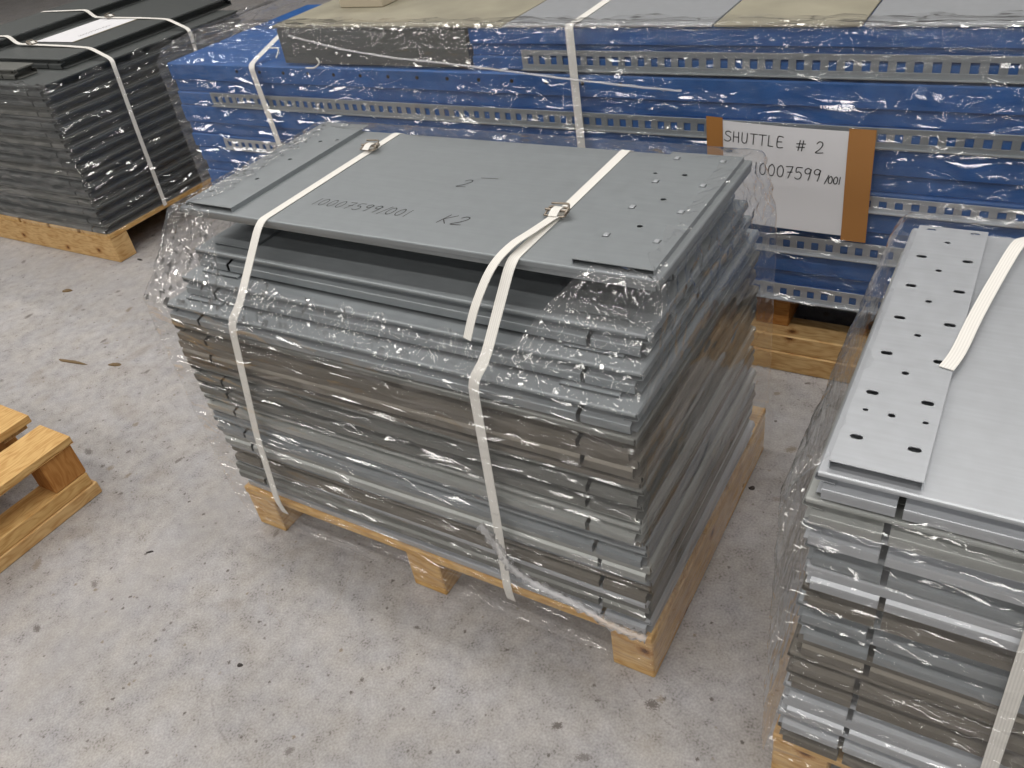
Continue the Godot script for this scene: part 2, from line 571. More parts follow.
# styles: plain (full panel), channel (recessed ends, no strips), flat (shallow tray), top_slots, flat_squares
func panel_meshes(W: float, D: float, style: String) -> Dictionary:
	var key := "%s_%.3f_%.3f" % [style, W, D]
	if panel_cache.has(key): return panel_cache[key]
	var h := panel_height(style)
	var flat := style.begins_with("flat")
	var d := {}
	var hx := W / 2
	var hz := D / 2
	var th := 0.0014
	var flange_in := 0.012
	var sw := 0.115           # width of an end strip
	var s_in := 0.046
	var s_front := 0.03
	var rise := 0.0055
	if style == "top_slots":
		s_in = 0.014
		s_front = 0.014
		rise = 0.013
	if style == "flat_squares":
		s_in = 0.014
		s_front = 0.012
		sw = 0.15
		rise = 0.010
	var st := st_new()
	add_plate(st, -hx + flange_in, hx - flange_in, -hz + 0.004, hz - 0.004, h, th, [])
	d.deck = st.commit()
	# long lips: a fold down, a step out with the bright edge, an inward return; notched near both ends
	for sgn in [1.0, -1.0]:
		st = st_new()
		if flat:
			add_fold(st, side_profile([[hz - 0.004, h], [hz - 0.001, h - 0.0008], [hz, h - 0.003], [hz, 0.0]], sgn), th, -hx + 0.004, hx - 0.004, 0)
		else:
			# most panels are rolled in below the fold, the others drop straight
			var roll: float = 0.0 if style == "solid" else 0.013
			add_fold(st, side_profile([[hz - 0.004, h], [hz - 0.001, h - 0.001], [hz, h - 0.003], [hz, h - 0.006], [hz - roll, h - 0.010], [hz - roll, h - 0.019]], sgn), th, -hx + 0.004, hx - 0.004, 0)
			var low := side_profile([[hz - roll, h - 0.019], [hz + 0.0055, h - 0.0235], [hz + 0.0062, h - 0.0265], [hz + 0.0062, 0.002], [hz + 0.004, 0.0], [hz - 0.012, 0.0]], sgn)
			for seg in [[-hx + 0.012, -hx + 0.105], [-hx + 0.114, hx - 0.114], [hx - 0.105, hx - 0.012]]:
				add_fold(st, low, th, seg[0], seg[1], 0)
		d["lip_front" if sgn > 0 else "lip_rear"] = st.commit()
	# ends
	for sgn in [1.0, -1.0]:
		st = st_new()
		if flat:
			add_fold(st, side_profile([[hx - flange_in, h], [hx - 0.002, h], [hx, h - 0.002], [hx, 0.0]], sgn), th, -hz + 0.003, hz - 0.003, 2)
		elif style == "channel":
			add_fold(st, side_profile([[hx - flange_in, h], [hx - 0.001, h], [hx, h - 0.002], [hx, h - 0.007], [hx - 0.003, h - 0.009], [hx - 0.040, h - 0.010], [hx - 0.040, 0.007], [hx - 0.001, 0.004], [hx, 0.0]], sgn), th, -hz + 0.003, hz - 0.003, 2)
		else:
			add_fold(st, side_profile([[hx - flange_in, h], [hx - 0.004, h - 0.0008], [hx - 0.001, h - 0.004], [hx, h - 0.009], [hx + 0.001, h - 0.014], [hx - 0.003, h - 0.0165], [hx - 0.026, h - 0.0175], [hx - 0.026, 0.005], [hx - 0.004, 0.003], [hx - 0.004, 0.0]], sgn), th, -hz + 0.003, hz - 0.003, 2)
			var z := -hz + 0.03
			while z < hz - 0.03:
				# a small tab bent out of the groove
				add_fold(st, side_profile([[hx - 0.0255, h - 0.0240], [hx - 0.001, h - 0.0270]], sgn), th, z, z + 0.017, 2)
				z += 0.052
		d["end_right" if sgn > 0 else "end_left"] = st.commit()
	# raised end strips
	for sgn in [1.0, -1.0]:
		st = st_new()
		var xa: float = hx - s_in - sw
		var xb: float = hx - s_in
		if sgn < 0:
			xa = -hx + s_in
			xb = -hx + s_in + sw
		var holes := []
		if style == "top_slots":
			var z := -hz + 0.028
			while z < hz - 0.03:
				for cx in [xa + 0.022, xb - 0.02]:
					holes.append([cx, z, 0.0085, 0.0050, 1])
				if z + 0.05 < hz - 0.06: holes.append([(xa + xb) / 2 - 0.002, z + 0.043, 0.0050, 0.0042, 1])
				z += 0.104
			holes.append([xa + 0.021, -hz + 0.028 + 0.52 + 0.042, 0.0038, 0.0032, 1])
			holes.append([xb - 0.016, -hz + 0.028 + 0.52 + 0.044, 0.0038, 0.0032, 1])
		elif style == "flat_squares":
			if sgn > 0:
				for k in 4:
					holes.append([xa + 0.022, 0.140 - 0.114 * k, 0.0062, 0.0075, 0])
					holes.append([xa + 0.117, 0.140 - 0.114 * k, 0.0062, 0.0075, 0])
					if k < 3: holes.append([xa + 0.066, 0.094 - 0.111 * k, 0.0055, 0.0047, 1])
				holes.append([xa + 0.006, -0.125, 0.0042, 0.0036, 1])
			else:
				for k in 4:
					holes.append([xa + 0.090, 0.09 - 0.114 * k, 0.0055, 0.0047, 1])
				holes.append([xa + 0.132, -0.155, 0.0045, 0.004, 1])
		var za := -hz + s_front
		var zb := hz - s_front
		add_plate(st, xa, xb, za, zb, h + rise, th, holes)
		for e in [xa, xb]:
			var inx: float = th if e == xa else -th
			add_box(st, Vector3(e + inx / 2, h + (rise - th) / 2, (za + zb) / 2), Vector3(th, rise - th, zb - za), 0.0)
		d["strip_right" if sgn > 0 else "strip_left"] = st.commit()
		if style == "flat_squares" and sgn > 0:
			# bright tongues standing in the square holes
			d.tongue = box_mesh(Vector3(0.0095, rise + 0.002, 0.0110), 0.001)
			d.tongues = []
			for hh in holes:
				if hh[4] == 0: d.tongues.append(Vector3(hh[0], h + rise / 2 + 0.0015, hh[1]))
	panel_cache[key] = d
	return d

func make_panel(W: float, D: float, style: String, mats: Array, at: Vector3, turn: float, label: String, group: String) -> Node3D:
	var d := panel_meshes(W, D, style)
	var t := thing("shelf_panel", label, "panel", at, turn, group)
	part("deck", d.deck, mats[0], t)
	part("long_lip", d.lip_front, mats[1], t)
	part("long_lip", d.lip_rear, mats[1], t)
	part("end_flange", d.end_right, mats[2], t)
	part("end_flange", d.end_left, mats[2], t)
	if style != "channel" and style != "flat":
		part("end_strip", d.strip_left, mats[0], t)
		var sr := part("end_strip", d.strip_right, mats[0], t)
		if d.has("tongues"):
			for p in d.tongues: part("tongue", d.tongue, M.steel_bright, sr, p)
	return t

func number_word(k: int) -> String:
	return ORD[k] if k < 20 else "twenty-" + ORD[k - 20]

func steel_set(k: int) -> Array:
	# one zinc finish for a whole panel; batches differ
	var m: Material = [M.steel, M.steel_brown, M.steel_dull, M.steel_light, M.steel_brown, M.steel_bright][posmod(k, 6)]
	return [m, m, m]

# ------------------------------------------------------------------ pallets

# a pallet of three bearers under deck boards; bearers run along z (turn = 0), origin at the middle of its base
func bearer_pallet(called: String, label: String, at: Vector3, turn: float, L: float, D: float, boards: int, seed_: int) -> void:
	var t := thing(called, label, "pallet", at, turn, "wooden pallets in the hall")
	rng.seed = seed_
	var bh := PALLET_H - 0.023
	var mats := [M.wood, M.wood_pale, M.wood]
	for k in 3:
		var bw := 0.098
		var x := (-L / 2 + bw / 2) if k == 0 else (0.0 if k == 1 else L / 2 - bw / 2)
		part("bearer", box_mesh(Vector3(bw, bh, D - 0.006), 0.003, 2, Vector2(rng.randf(), rng.randf())), mats[k], t, Vector3(x, bh / 2, 0))
	var gap := 0.022
	var w := (D - gap * (boards - 1)) / boards
	for k in boards:
		var z := D / 2 - w / 2 - k * (w + gap)
		part("deck_board", box_mesh(Vector3(L, 0.022, w), 0.0025, 0, Vector2(rng.randf(), rng.randf())), mats[(k + 1) % 3], t, Vector3(rng.randf_range(-0.003, 0.003), bh + 0.0115, z))
	# nail heads on the outer deck board
	for x in [-L / 2 + 0.05, 0.0, L / 2 - 0.05]:
		for dz in [-0.03, 0.03]:
			var c := CylinderMesh.new()
			c.top_radius = 0.004
			c.bottom_radius = 0.004
			c.height = 0.001
			c.radial_segments = 8
			c.rings = 0
			part("nail", c, M.wire, t, Vector3(x + dz * 0.4, bh + 0.0228, D / 2 - w / 2 + dz))

func block_pallet() -> void:
	# empty pallet at the aisle: two skid planks laid one on the other, blocks, deck boards along z
	var X1 := -2.225
	var Z0 := -0.835
	var L := 1.2
	var t := thing("wooden_pallet", "empty rough pine pallet lying on the open floor with a splintered deck edge", "pallet", Vector3(X1 - 0.4, 0, Z0 + L / 2), 0.0, "wooden pallets in the hall")
	rng.seed = 77
	for x in [0.35, 0.0, -0.35]:
		part("skid_plank", box_mesh(Vector3(0.1, 0.043, L), 0.003, 2, Vector2(rng.randf(), 0.1)), M.wood, t, Vector3(x, 0.0215, 0))
		part("skid_plank", box_mesh(Vector3(0.1, 0.046, L - 0.02), 0.003, 2, Vector2(rng.randf(), 0.6)), M.wood_pale, t, Vector3(x - 0.004, 0.043 + 0.0232, 0.0))
		for z in [-L / 2 + 0.06, 0.0, L / 2 - 0.06]:
			part("block", box_mesh(Vector3(0.092, 0.112, 0.105), 0.003, 1, Vector2(rng.randf(), rng.randf())), M.wood_brown if z < 0 else M.wood, t, Vector3(x - 0.003, 0.0895 + 0.056, z))
	for x in [0.325, 0.135, -0.02, -0.18, -0.325]:
		var st := st_new()
		var raised := 0.006 if x < 0.2 and x > 0.1 else 0.0
		# a board with a torn lower edge on its outer side
		var w := 0.15
		var n := 40
		var y0 := 0.2015
		var pts := []
		for k in n + 1:
			var z := -L / 2 + L * k / n
			var torn: float = 0.009 * (0.5 + 0.5 * sin(k * 1.9 + x * 9) * sin(k * 0.73)) if x > 0.3 else 0.0
			pts.append([z, torn])
		for k in n:
			var a = pts[k]
			var b = pts[k + 1]
			var o := Vector2(x * 3.1, x * 1.7)
			quad(st, Vector3(-w / 2, 0.024, a[0]), Vector3(w / 2, 0.024, a[0]), Vector3(w / 2, 0.024, b[0]), Vector3(-w / 2, 0.024, b[0]), Vector3.UP, 2, o)
			quad(st, Vector3(-w / 2, 0, a[0]), Vector3(w / 2, 0, a[0]), Vector3(w / 2, 0, b[0]), Vector3(-w / 2, 0, b[0]), Vector3.DOWN, 2, o)
			quad(st, Vector3(w / 2, 0.024, a[0]), Vector3(w / 2, a[1] , a[0]), Vector3(w / 2, b[1], b[0]), Vector3(w / 2, 0.024, b[0]), Vector3.RIGHT, 2, o)
			quad(st, Vector3(w / 2, a[1], a[0]), Vector3(w / 2 - 0.006, 0, a[0]), Vector3(w / 2 - 0.006, 0, b[0]), Vector3(w / 2, b[1], b[0]), Vector3(0.8, -0.6, 0), 2, o)
			quad(st, Vector3(-w / 2, 0.024, a[0]), Vector3(-w / 2, 0, a[0]), Vector3(-w / 2, 0, b[0]), Vector3(-w / 2, 0.024, b[0]), Vector3.LEFT, 2, o)
		for e in [[-L / 2, -1.0], [L / 2, 1.0]]:
			quad(st, Vector3(-w / 2, 0, e[0]), Vector3(w / 2, 0, e[0]), Vector3(w / 2, 0.024, e[0]), Vector3(-w / 2, 0.024, e[0]), Vector3(0, 0, e[1]), 2)
		var raise := 0.026 if raised > 0 else 0.0
		part("deck_board", st.commit(), M.wood_pale, t, Vector3(x, y0 + 0.0005 + raise, 0))
		if raised > 0:
			for z in [-L / 2 + 0.05, 0.0, L / 2 - 0.05]:
				part("cross_batten", box_mesh(Vector3(0.1, 0.0245, 0.08), 0.002, 0), M.wood, t, Vector3(x, y0 + 0.0128, z))

# ------------------------------------------------------------------ stretch film

# rows: [y, x0, x1, z_back, z_front, crumple]; reach: fraction of the profile a column keeps
# face: 0 the whole wrap, 1 its front only, 2 the rest, 3 towards +x and the back, 4 the front and towards -x
func film_mesh(rows: Array, reach: Callable, seed_: int, step := 0.012, face := 0, r := 0.016) -> Mesh:
	var n1 := noise(seed_, 1.0, 3)
	var n2 := noise(seed_ + 1, 1.0, 3)
	# columns
	var cols := []      # [ax, az, nx, nz, u]
	var big: Array = rows[1]
	var wx: float = big[2] - big[1]
	var wz: float = big[4] - big[3]
	var u := 0.0
	var sides := [[Vector2(-1, 1), Vector2(1, 1), Vector2(0, 1), wx], [Vector2(1, 1), Vector2(1, -1), Vector2(1, 0), wz], [Vector2(1, -1), Vector2(-1, -1), Vector2(0, -1), wx], [Vector2(-1, -1), Vector2(-1, 1), Vector2(-1, 0), wz]]
	for s in 4:
		var sd: Array = sides[s]
		var cnt := int(sd[3] / step)
		for k in cnt + 1:
			var p: Vector2 = sd[0].lerp(sd[1], float(k) / cnt)
			cols.append([p.x, p.y, sd[2].x, sd[2].y, u + sd[3] * k / cnt])
		u += sd[3]
		var nx: Vector2 = sides[(s + 1) % 4][2]
		for k in range(1, 4):
			var nn: Vector2 = sd[2].slerp(nx, k / 4.0)
			cols.append([sd[1].x, sd[1].y, nn.x, nn.y, u + 0.008 * k])
		u += 0.03
	cols.append([cols[0][0], cols[0][1], cols[0][2], cols[0][3], u])
	# profile length along v
	var vlen := [0.0]
	for k in range(1, rows.size()):
		var a: Array = rows[k - 1]
		var b: Array = rows[k]
		vlen.append(vlen[-1] + maxf(absf(b[0] - a[0]), maxf(absf(b[4] - a[4]), absf(b[1] - a[1]))) + 0.001)
	var total: float = vlen[-1]
	var nv := int(total / step)
	var nc := cols.size()
	var P := PackedVector3Array()
	var UV := PackedVector2Array()
	for c in cols:
		var keep: float = clampf(reach.call(c[0], c[1], c[2], c[3]), 0.05, 1.0)
		for j in nv + 1:
			var v := total * keep * j / nv
			var k := 1
			while k < rows.size() - 1 and v > vlen[k]: k += 1
			var f: float = clampf((v - vlen[k - 1]) / maxf(vlen[k] - vlen[k - 1], 1e-6), 0, 1)
			var A: Array = rows[k - 1]
			var B: Array = rows[k]
			var y: float = lerpf(A[0], B[0], f)
			var x0: float = lerpf(A[1], B[1], f)
			var x1: float = lerpf(A[2], B[2], f)
			var zb: float = lerpf(A[3], B[3], f)
			var zf: float = lerpf(A[4], B[4], f)
			var cr: float = lerpf(A[5], B[5], f)
			var cx := (x0 + x1) / 2
			var cz := (zb + zf) / 2
			var pos := Vector3(cx + c[0] * ((x1 - x0) / 2 - r) + c[2] * r, y, cz + c[1] * ((zf - zb) / 2 - r) + c[3] * r)
			# noise is looked up in a ring so that the seam closes
			var g: float = TAU * c[4] / u
			var ring := Vector2(cos(g), sin(g)) * (u / TAU)
			var streak := n1.get_noise_3d(ring.x * 1.6, v * 16.0, ring.y * 1.6)
			var crum := 1.0 - 2.0 * absf(n2.get_noise_3d(ring.x * 12.0, v * 12.0, ring.y * 12.0))
			var dsp := 0.0035 * streak + cr * 0.011 * (crum - 0.45)
			var out := Vector3(c[2], 0.0, c[3])
			if k > 1 and B[0] - A[0] < 0.25 * (A[4] - B[4]): out = (out * 0.2 + Vector3.UP)
			P.append(pos + out * dsp)
			UV.append(Vector2(c[4], v))
	var idx := PackedInt32Array()
	for i in nc - 1:
		var is_front: bool = cols[i][3] > 0.75 and cols[i + 1][3] > 0.75
		if face == 1 and not is_front or face == 2 and is_front: continue
		var is_east: bool = (cols[i][2] > 0.3 or cols[i][3] < -0.3) and cols[i + 1][2] > -0.3
		if face == 3 and not is_east or face == 4 and is_east: continue
		for j in nv:
			var a := i * (nv + 1) + j
			var b := a + nv + 1
			idx.append_array([a, a + 1, b, b, a + 1, b + 1])
	var Nn := PackedVector3Array()
	Nn.resize(P.size())
	for k in range(0, idx.size(), 3):
		var n := (P[idx[k + 2]] - P[idx[k]]).cross(P[idx[k + 1]] - P[idx[k]])
		for q in 3: Nn[idx[k + q]] += n
	for k in Nn.size(): Nn[k] = Nn[k].normalized()
	for j in nv + 1:
		var a := j
		var b := (nc - 1) * (nv + 1) + j
		var n := (Nn[a] + Nn[b]).normalized()
		Nn[a] = n
		Nn[b] = n
	var arr := []
	arr.resize(Mesh.ARRAY_MAX)
	arr[Mesh.ARRAY_VERTEX] = P
	arr[Mesh.ARRAY_NORMAL] = Nn
	arr[Mesh.ARRAY_TEX_UV] = UV
	arr[Mesh.ARRAY_INDEX] = idx
	var am := ArrayMesh.new()
	am.add_surface_from_arrays(Mesh.PRIMITIVE_TRIANGLES, arr)
	return am

# ------------------------------------------------------------------ handwriting

const GLYPH := {
	"S": [[[0.62, 0.88], [0.4, 1.0], [0.14, 0.92], [0.1, 0.7], [0.3, 0.56], [0.54, 0.44], [0.6, 0.22], [0.42, 0.04], [0.16, 0.02], [0.0, 0.14]]],
	"H": [[[0.06, 1.0], [0.04, 0.0]], [[0.52, 1.0], [0.54, 0.0]], [[0.04, 0.5], [0.54, 0.52]]],
	"U": [[[0.04, 1.0], [0.04, 0.3], [0.14, 0.06], [0.34, 0.02], [0.5, 0.2], [0.54, 1.0]]],
	"T": [[[0.0, 0.98], [0.66, 1.0]], [[0.32, 0.98], [0.3, 0.0]]],
	"L": [[[0.08, 1.0], [0.06, 0.02], [0.5, 0.0]]],
	"E": [[[0.56, 0.98], [0.1, 0.96], [0.08, 0.02], [0.58, 0.0]], [[0.08, 0.5], [0.46, 0.52]]],
	"#": [[[0.3, 1.0], [0.18, 0.0]], [[0.6, 1.0], [0.5, 0.0]], [[0.0, 0.66], [0.8, 0.7]], [[0.0, 0.34], [0.74, 0.36]]],
	"2": [[[0.04, 0.8], [0.2, 0.98], [0.44, 0.94], [0.5, 0.7], [0.3, 0.34], [0.0, 0.02], [0.6, 0.06]]],
	"1": [[[0.14, 1.0], [0.1, 0.0]]],
	"-": [[[0.0, 0.48], [0.44, 0.52]]],
	"0": [[[0.3, 1.0], [0.08, 0.78], [0.04, 0.3], [0.22, 0.02], [0.44, 0.16], [0.5, 0.64], [0.38, 0.94], [0.26, 1.0]]],
	"7": [[[0.02, 0.96], [0.52, 1.0], [0.2, 0.0]], [[0.14, 0.5], [0.5, 0.54]]],
	"5": [[[0.54, 1.0], [0.14, 0.96], [0.1, 0.58], [0.34, 0.62], [0.5, 0.4], [0.42, 0.1], [0.2, 0.0], [0.02, 0.1]]],
	"9": [[[0.5, 0.86], [0.3, 1.0], [0.08, 0.84], [0.1, 0.6], [0.34, 0.54], [0.5, 0.78], [0.5, 0.9], [0.44, 0.4], [0.34, 0.0]]],
	"/": [[[0.4, 1.1], [0.0, -0.1]]],
	"K": [[[0.1, 1.0], [0.04, 0.0]], [[0.56, 1.0], [0.08, 0.46], [0.56, 0.0]]],
}

# writes text on a plane: origin, right and up vectors (up already of letter height), normal
func write_text(st: SurfaceTool, text: String, o: Vector3, right: Vector3, up: Vector3, n: Vector3, pen: float, adv := 0.82, onto = null) -> void:
	var x := 0.0
	var h := up.length()
	for ch in text:
		if ch == " ":
			x += 0.55
			continue
		for line in GLYPH[ch]:
			var raw := []
			for q in line: raw.append(o + right * (h * (x + q[0])) + up * q[1])
			var pts: PackedVector3Array = smooth_path(raw, 5) if raw.size() > 3 else PackedVector3Array(raw)
			for k in pts.size() - 1:
				var t := (pts[k + 1] - pts[k]).normalized()
				var w := n.cross(t) * pen * 0.5
				var a := pts[k] - t * pen * 0.35
				var b := pts[k + 1] + t * pen * 0.35
				var q := [a - w, a + w, b + w, b - w]
				if onto != null:
					for i in 4: q[i] = onto.call(q[i])
				quad(st, q[0], q[1], q[2], q[3], n)
		x += adv * (0.6 if ch in ["1", "/", "-"] else 1.0)

# ------------------------------------------------------------------ straps

func buckle(t: Node3D, at: Vector3, ahead: Vector3, side: Vector3, up: Vector3) -> void:
	var b := Node3D.new()
	b.name = "buckle"
	t.add_child(b, true)
	var l := 0.026
	var w := 0.021
	var loop := [at - side * w - ahead * l * 0.5, at + side * w - ahead * l * 0.5, at + side * w + ahead * l * 0.5 + up * 0.006, at - side * w + ahead * l * 0.5 + up * 0.006, at - side * w - ahead * l * 0.5]
	part("wire_frame", tube_mesh(round_path(loop, 0.005), 0.0024, 8), M.wire, b)
	part("cross_bar", tube_mesh(PackedVector3Array([at - side * (w + 0.004) + up * 0.006, at + side * (w + 0.004) + up * 0.006]), 0.0026, 8), M.wire, b)
	part("wire_hook", tube_mesh(round_path([at + side * w + up * 0.004 - ahead * l * 0.4, at + side * (w + 0.004) + up * 0.012, at + side * (w - 0.002) + up * 0.014 + ahead * l * 0.6, at - side * (w - 0.004) + up * 0.013 + ahead * l * 0.5], 0.006), 0.0022, 8), M.wire, b)
	part("strap_fold", ribbon_mesh(round_path([at - ahead * 0.02 + up * 0.003, at - ahead * 0.006 + up * 0.010, at + ahead * 0.010 + up * 0.009, at + ahead * 0.022 + up * 0.002], 0.006), side, 0.018, 0.0014), M.strap, b)

# ------------------------------------------------------------------ scene

func _ready() -> void:
	setup_view()
	make_materials()
	hall()
	main_stack()
	right_stack()
	left_stack()
	blue_bundle()
	block_pallet()
	debris()

func setup_view() -> void:
	var cam := Camera3D.new()
	cam.name = "camera"
	var bx := Vector3(0.85694521, -0.13908123, -0.49628754)
	var by := Vector3(-0.20428189, 0.79238714, -0.57479695)
	var bz := Vector3(0.47319533, 0.59395205, 0.65062058)
	cam.transform = Transform3D(Basis(bx, by, bz), Vector3(0, 1.6, 0))
	cam.fov = rad_to_deg(2.0 * atan(384.0 / 820.0))
	cam.near = 0.05
	cam.far = 100.0
	cam.current = true
	add_child(cam)
	var we := WorldEnvironment.new()
	we.name = "environment"
	var e := Environment.new()
	e.background_mode = Environment.BG_COLOR
	e.background_color = Color(0.02, 0.02, 0.02)
	e.tonemap_mode = Environment.TONE_MAPPER_LINEAR
	e.tonemap_exposure = 1.0
	e.sdfgi_enabled = true
	e.ssao_enabled = true
	e.ssil_enabled = true
	we.environment = e
	add_child(we)
	# rows of fluorescent battens under the hall ceiling
	for p in lamp_spots(): lamp(p)

func lamp_spots() -> Array:
	var out := []
	for ix in 4:
		for iz in 5:
			out.append(Vector3(-8.2 + 4.0 * ix, 5.6, -4.6 + 2.8 * iz))
	return out

func lamp(at: Vector3) -> void:
	var a := AreaLight3D.new()
	a.name = "lamp_glow"
	a.area_size = Vector2(3.3, 0.22)
	a.light_energy = 5.4
	a.light_color = Color(1.0, 0.985, 0.965)
	a.area_range = 60.0
	a.area_attenuation = 2.0
	a.shadow_enabled = true
	a.position = at + Vector3(0, -0.075, 0)
	a.rotation.x = -PI / 2
	add_child(a, true)

func lamp_body(at: Vector3) -> void:
	var t := thing("ceiling_light", "white fluorescent batten with two tubes under the hall ceiling", "lamp", at, 0.0, "fluorescent battens under the ceiling")
	part("case", box_mesh(Vector3(3.4, 0.07, 0.3), 0.006), M.lamp_case, t, Vector3(0, 0.0, 0))
	for s in [-1, 1]:
		part("lamp_tube", tube_mesh(PackedVector3Array([Vector3(-1.65, -0.052, 0.09 * s), Vector3(1.65, -0.052, 0.09 * s)]), 0.014, 10), M.tube, t)

func hall() -> void:
	var st := st_new()
	add_box(st, Vector3(-2, -0.1, -4), Vector3(26, 0.2, 24), 0.0)
	tag(part("floor", st.commit(), M.floor, self), "worn light grey concrete floor with dark specks and scuffs", "", "", "structure")
	for w in [["wall_back", Vector3(-2, 3, -16.1), Vector3(26, 6.2, 0.2)], ["wall_front", Vector3(-2, 3, 8.1), Vector3(26, 6.2, 0.2)], ["wall_left", Vector3(-15.1, 3, -4), Vector3(0.2, 6.2, 24)], ["wall_right", Vector3(11.1, 3, -4), Vector3(0.2, 6.2, 24)]]:
		tag(part(w[0], box_mesh(w[2], 0.0), M.wall, self, w[1]), "", "", "", "structure")
	tag(part("ceiling", box_mesh(Vector3(26.4, 0.2, 24.4), 0.0), M.ceiling, self, Vector3(-2, 6.2, -4)), "", "", "", "structure")
	for p in lamp_spots(): lamp_body(p)

# --- the middle pallet: steel panels strapped and wrapped, a smaller lot on top
func main_stack() -> void:
	var x0 := -1.641
	var x1 := -0.441
	var cx := (x0 + x1) / 2
	bearer_pallet("wooden_pallet", "pine pallet under the strapped steel stack with the handwritten top plate", Vector3(cx, 0, -0.937 - 0.4), 0.0, 1.194, 0.8, 5, 101)
	var W := 1.188
	var D := 0.68
	rng.seed = 202
	var y := PALLET_H + 0.001
	var off := Vector2(0.004, 0.0)
	# from the pallet up: full panels, with shallow trays packed in between
	var order := "ppfpffppffpfppffppfp"
	var bodies := order.length()
	for k in bodies:
		var style: String = "flat" if order[k] == "f" else ("solid" if k % 5 == 1 else "plain")
		off.x = clampf(off.x + rng.randf_range(-0.009, 0.009), -0.006, 0.012)
		off.y = clampf(off.y + rng.randf_range(-0.009, 0.009), -0.014, 0.003)
		var ex := rng.randf_range(-0.008, 0.004) if style == "flat" else 0.0
		var turn := deg_to_rad(rng.randf_range(-0.45, 0.45))
		make_panel(W, D, style, steel_set(rng.randi() if k < bodies - 1 else 0), Vector3(cx + off.x, y, -0.945 - D / 2 + off.y + ex), turn, ("grey steel shelf panel, %s up from the pallet in the handwritten stack" if style != "flat" else "shallow grey steel tray, %s up from the pallet in the handwritten stack") % number_word(k), "panels of the handwritten stack")
		y += panel_height(style) + (0.0012 if style != "flat" else 0.0008)
	# the smaller lot on top, set back from the front
	var tops := [
		[1.15, 0.60, -1.0, 0.0, "plain"], [1.13, 0.53, -1.045, -0.5, "plain"], [1.10, 0.35, -1.21, 0.2, "flat"], [1.10, 0.35, -1.20, 0.3, "plain"], [1.158, 0.49, -1.078, -0.4, "flat"], [1.165, 0.49, -1.072, 0.0, "flat_squares"]]
	var names := ["short steel panel directly on the full panels of the handwritten stack", "short steel panel whose deck shows below the dark gap of the handwritten stack", "set-back thin steel tray at the foot of the dark gap in the handwritten stack", "set-back steel panel in the dark gap of the handwritten stack", "thin steel tray right beneath the plate with handwritten numbers", "grey steel top plate with handwritten numbers and square tongues, under two straps"]
	for k in 6:
		var q = tops[k]
		if k in [0, 1, 2, 4]: y += 0.0058        # lies on the raised strips of the panel below
		var zf: float = q[2]
		var p := make_panel(q[0], q[1], q[4], [M.steel, M.steel, M.steel], Vector3(cx + (0.012 if k == 1 else 0.004), y, zf - q[1] / 2), deg_to_rad(q[3]), names[k], "short panels of the handwritten stack")
		y += panel_height(q[4]) + 0.001
		if k == 5:
			var yt := panel_height(q[4]) + 0.0004
			var o := p.position
			for wr in [["10007599/001", -1.292, -1.163, 0.004, 0.030, 0.0018, 0.80], ["2", -1.012, -1.315, 0.006, 0.036, 0.0024, 0.8], ["-", -0.978, -1.322, 0.0, 0.09, 0.0020, 0.8], ["K2", -0.957, -1.158, 0.010, 0.036, 0.0024, 0.9]]:
				var st := st_new()
				write_text(st, wr[0], Vector3(wr[1] - o.x, yt, wr[2] - o.z), Vector3.RIGHT, Vector3(wr[3], 0, -wr[4]), Vector3.UP, wr[5], wr[6])
				tag(part("handwriting", st.commit(), M.ink_pencil, p), "dark handwritten marker strokes")
	var ytop := y - 0.001 + 0.010
	# straps
	var group := "straps round the handwritten stack"
	var zfr := -0.919
	for k in 2:
		var sx: float = [-1.35, -0.728][k]
		var t := thing("strap", ["white woven strap over the handwritten stack by the number 10007599/001", "white woven strap over the handwritten stack with a loose hanging tail"][k], "strap", Vector3.ZERO, 0.0, group)
		var drift: float = [-0.135, -0.05][k]
		var path := [Vector3(sx + drift - 0.005, 0.105, -0.93), Vector3(sx + drift, 0.16, zfr), Vector3(sx + drift * 0.75, 0.40, zfr + 0.001), Vector3(sx - 0.03, 0.74, zfr - 0.004), Vector3(sx - 0.01, 0.775, -0.945), Vector3(sx, ytop - 0.0085, -1.062), Vector3(sx + 0.0, ytop - 0.0085, -1.10), Vector3(sx, ytop - 0.0085, -1.53), Vector3(sx, ytop - 0.0085, -1.573), Vector3(sx, 0.78, -1.656), Vector3(sx, 0.16, -1.662)]
		part("band", ribbon_mesh(round_path(path, 0.03), Vector3.RIGHT, 0.0215, 0.0014), M.strap, t)
		var bz: float = [-1.45, -1.24][k]
		buckle(t, Vector3(sx, ytop - 0.003, bz), Vector3(0, 0, -1), Vector3.RIGHT, Vector3.UP)
		if k == 1:
			var tail := smooth_path([Vector3(sx + 0.002, ytop - 0.003, bz + 0.01), Vector3(sx - 0.006, ytop + 0.001, -1.16), Vector3(sx - 0.016, ytop + 0.003, -1.09), Vector3(sx - 0.030, ytop - 0.018, -1.04), Vector3(sx - 0.045, ytop - 0.070, -0.995), Vector3(sx - 0.055, ytop - 0.125, -0.965)], 6)
			part("loose_tail", ribbon_mesh(tail, Vector3(1, 0.1, 0.25), 0.0205, 0.0014), M.strap, t)
	# film
	var f := thing("stretch_film", "clear stretch film round the handwritten stack", "stretch film")
	var bx0 := x0 - 0.008
	var bx1 := x1 + 0.014
	var zw := -0.902
	var lower := [
		[0.062, bx0, bx1 - 0.002, -1.765, zw - 0.014, 0.25],
		[0.13, bx0, bx1, -1.765, zw - 0.006, 0.15],
		[0.19, bx0, bx1, -1.705, zw, 0.05],
		[0.70, bx0, bx1, -1.69, zw, 0.05],
		[0.765, bx0 + 0.004, bx1 - 0.004, -1.68, zw - 0.003, 0.25]]
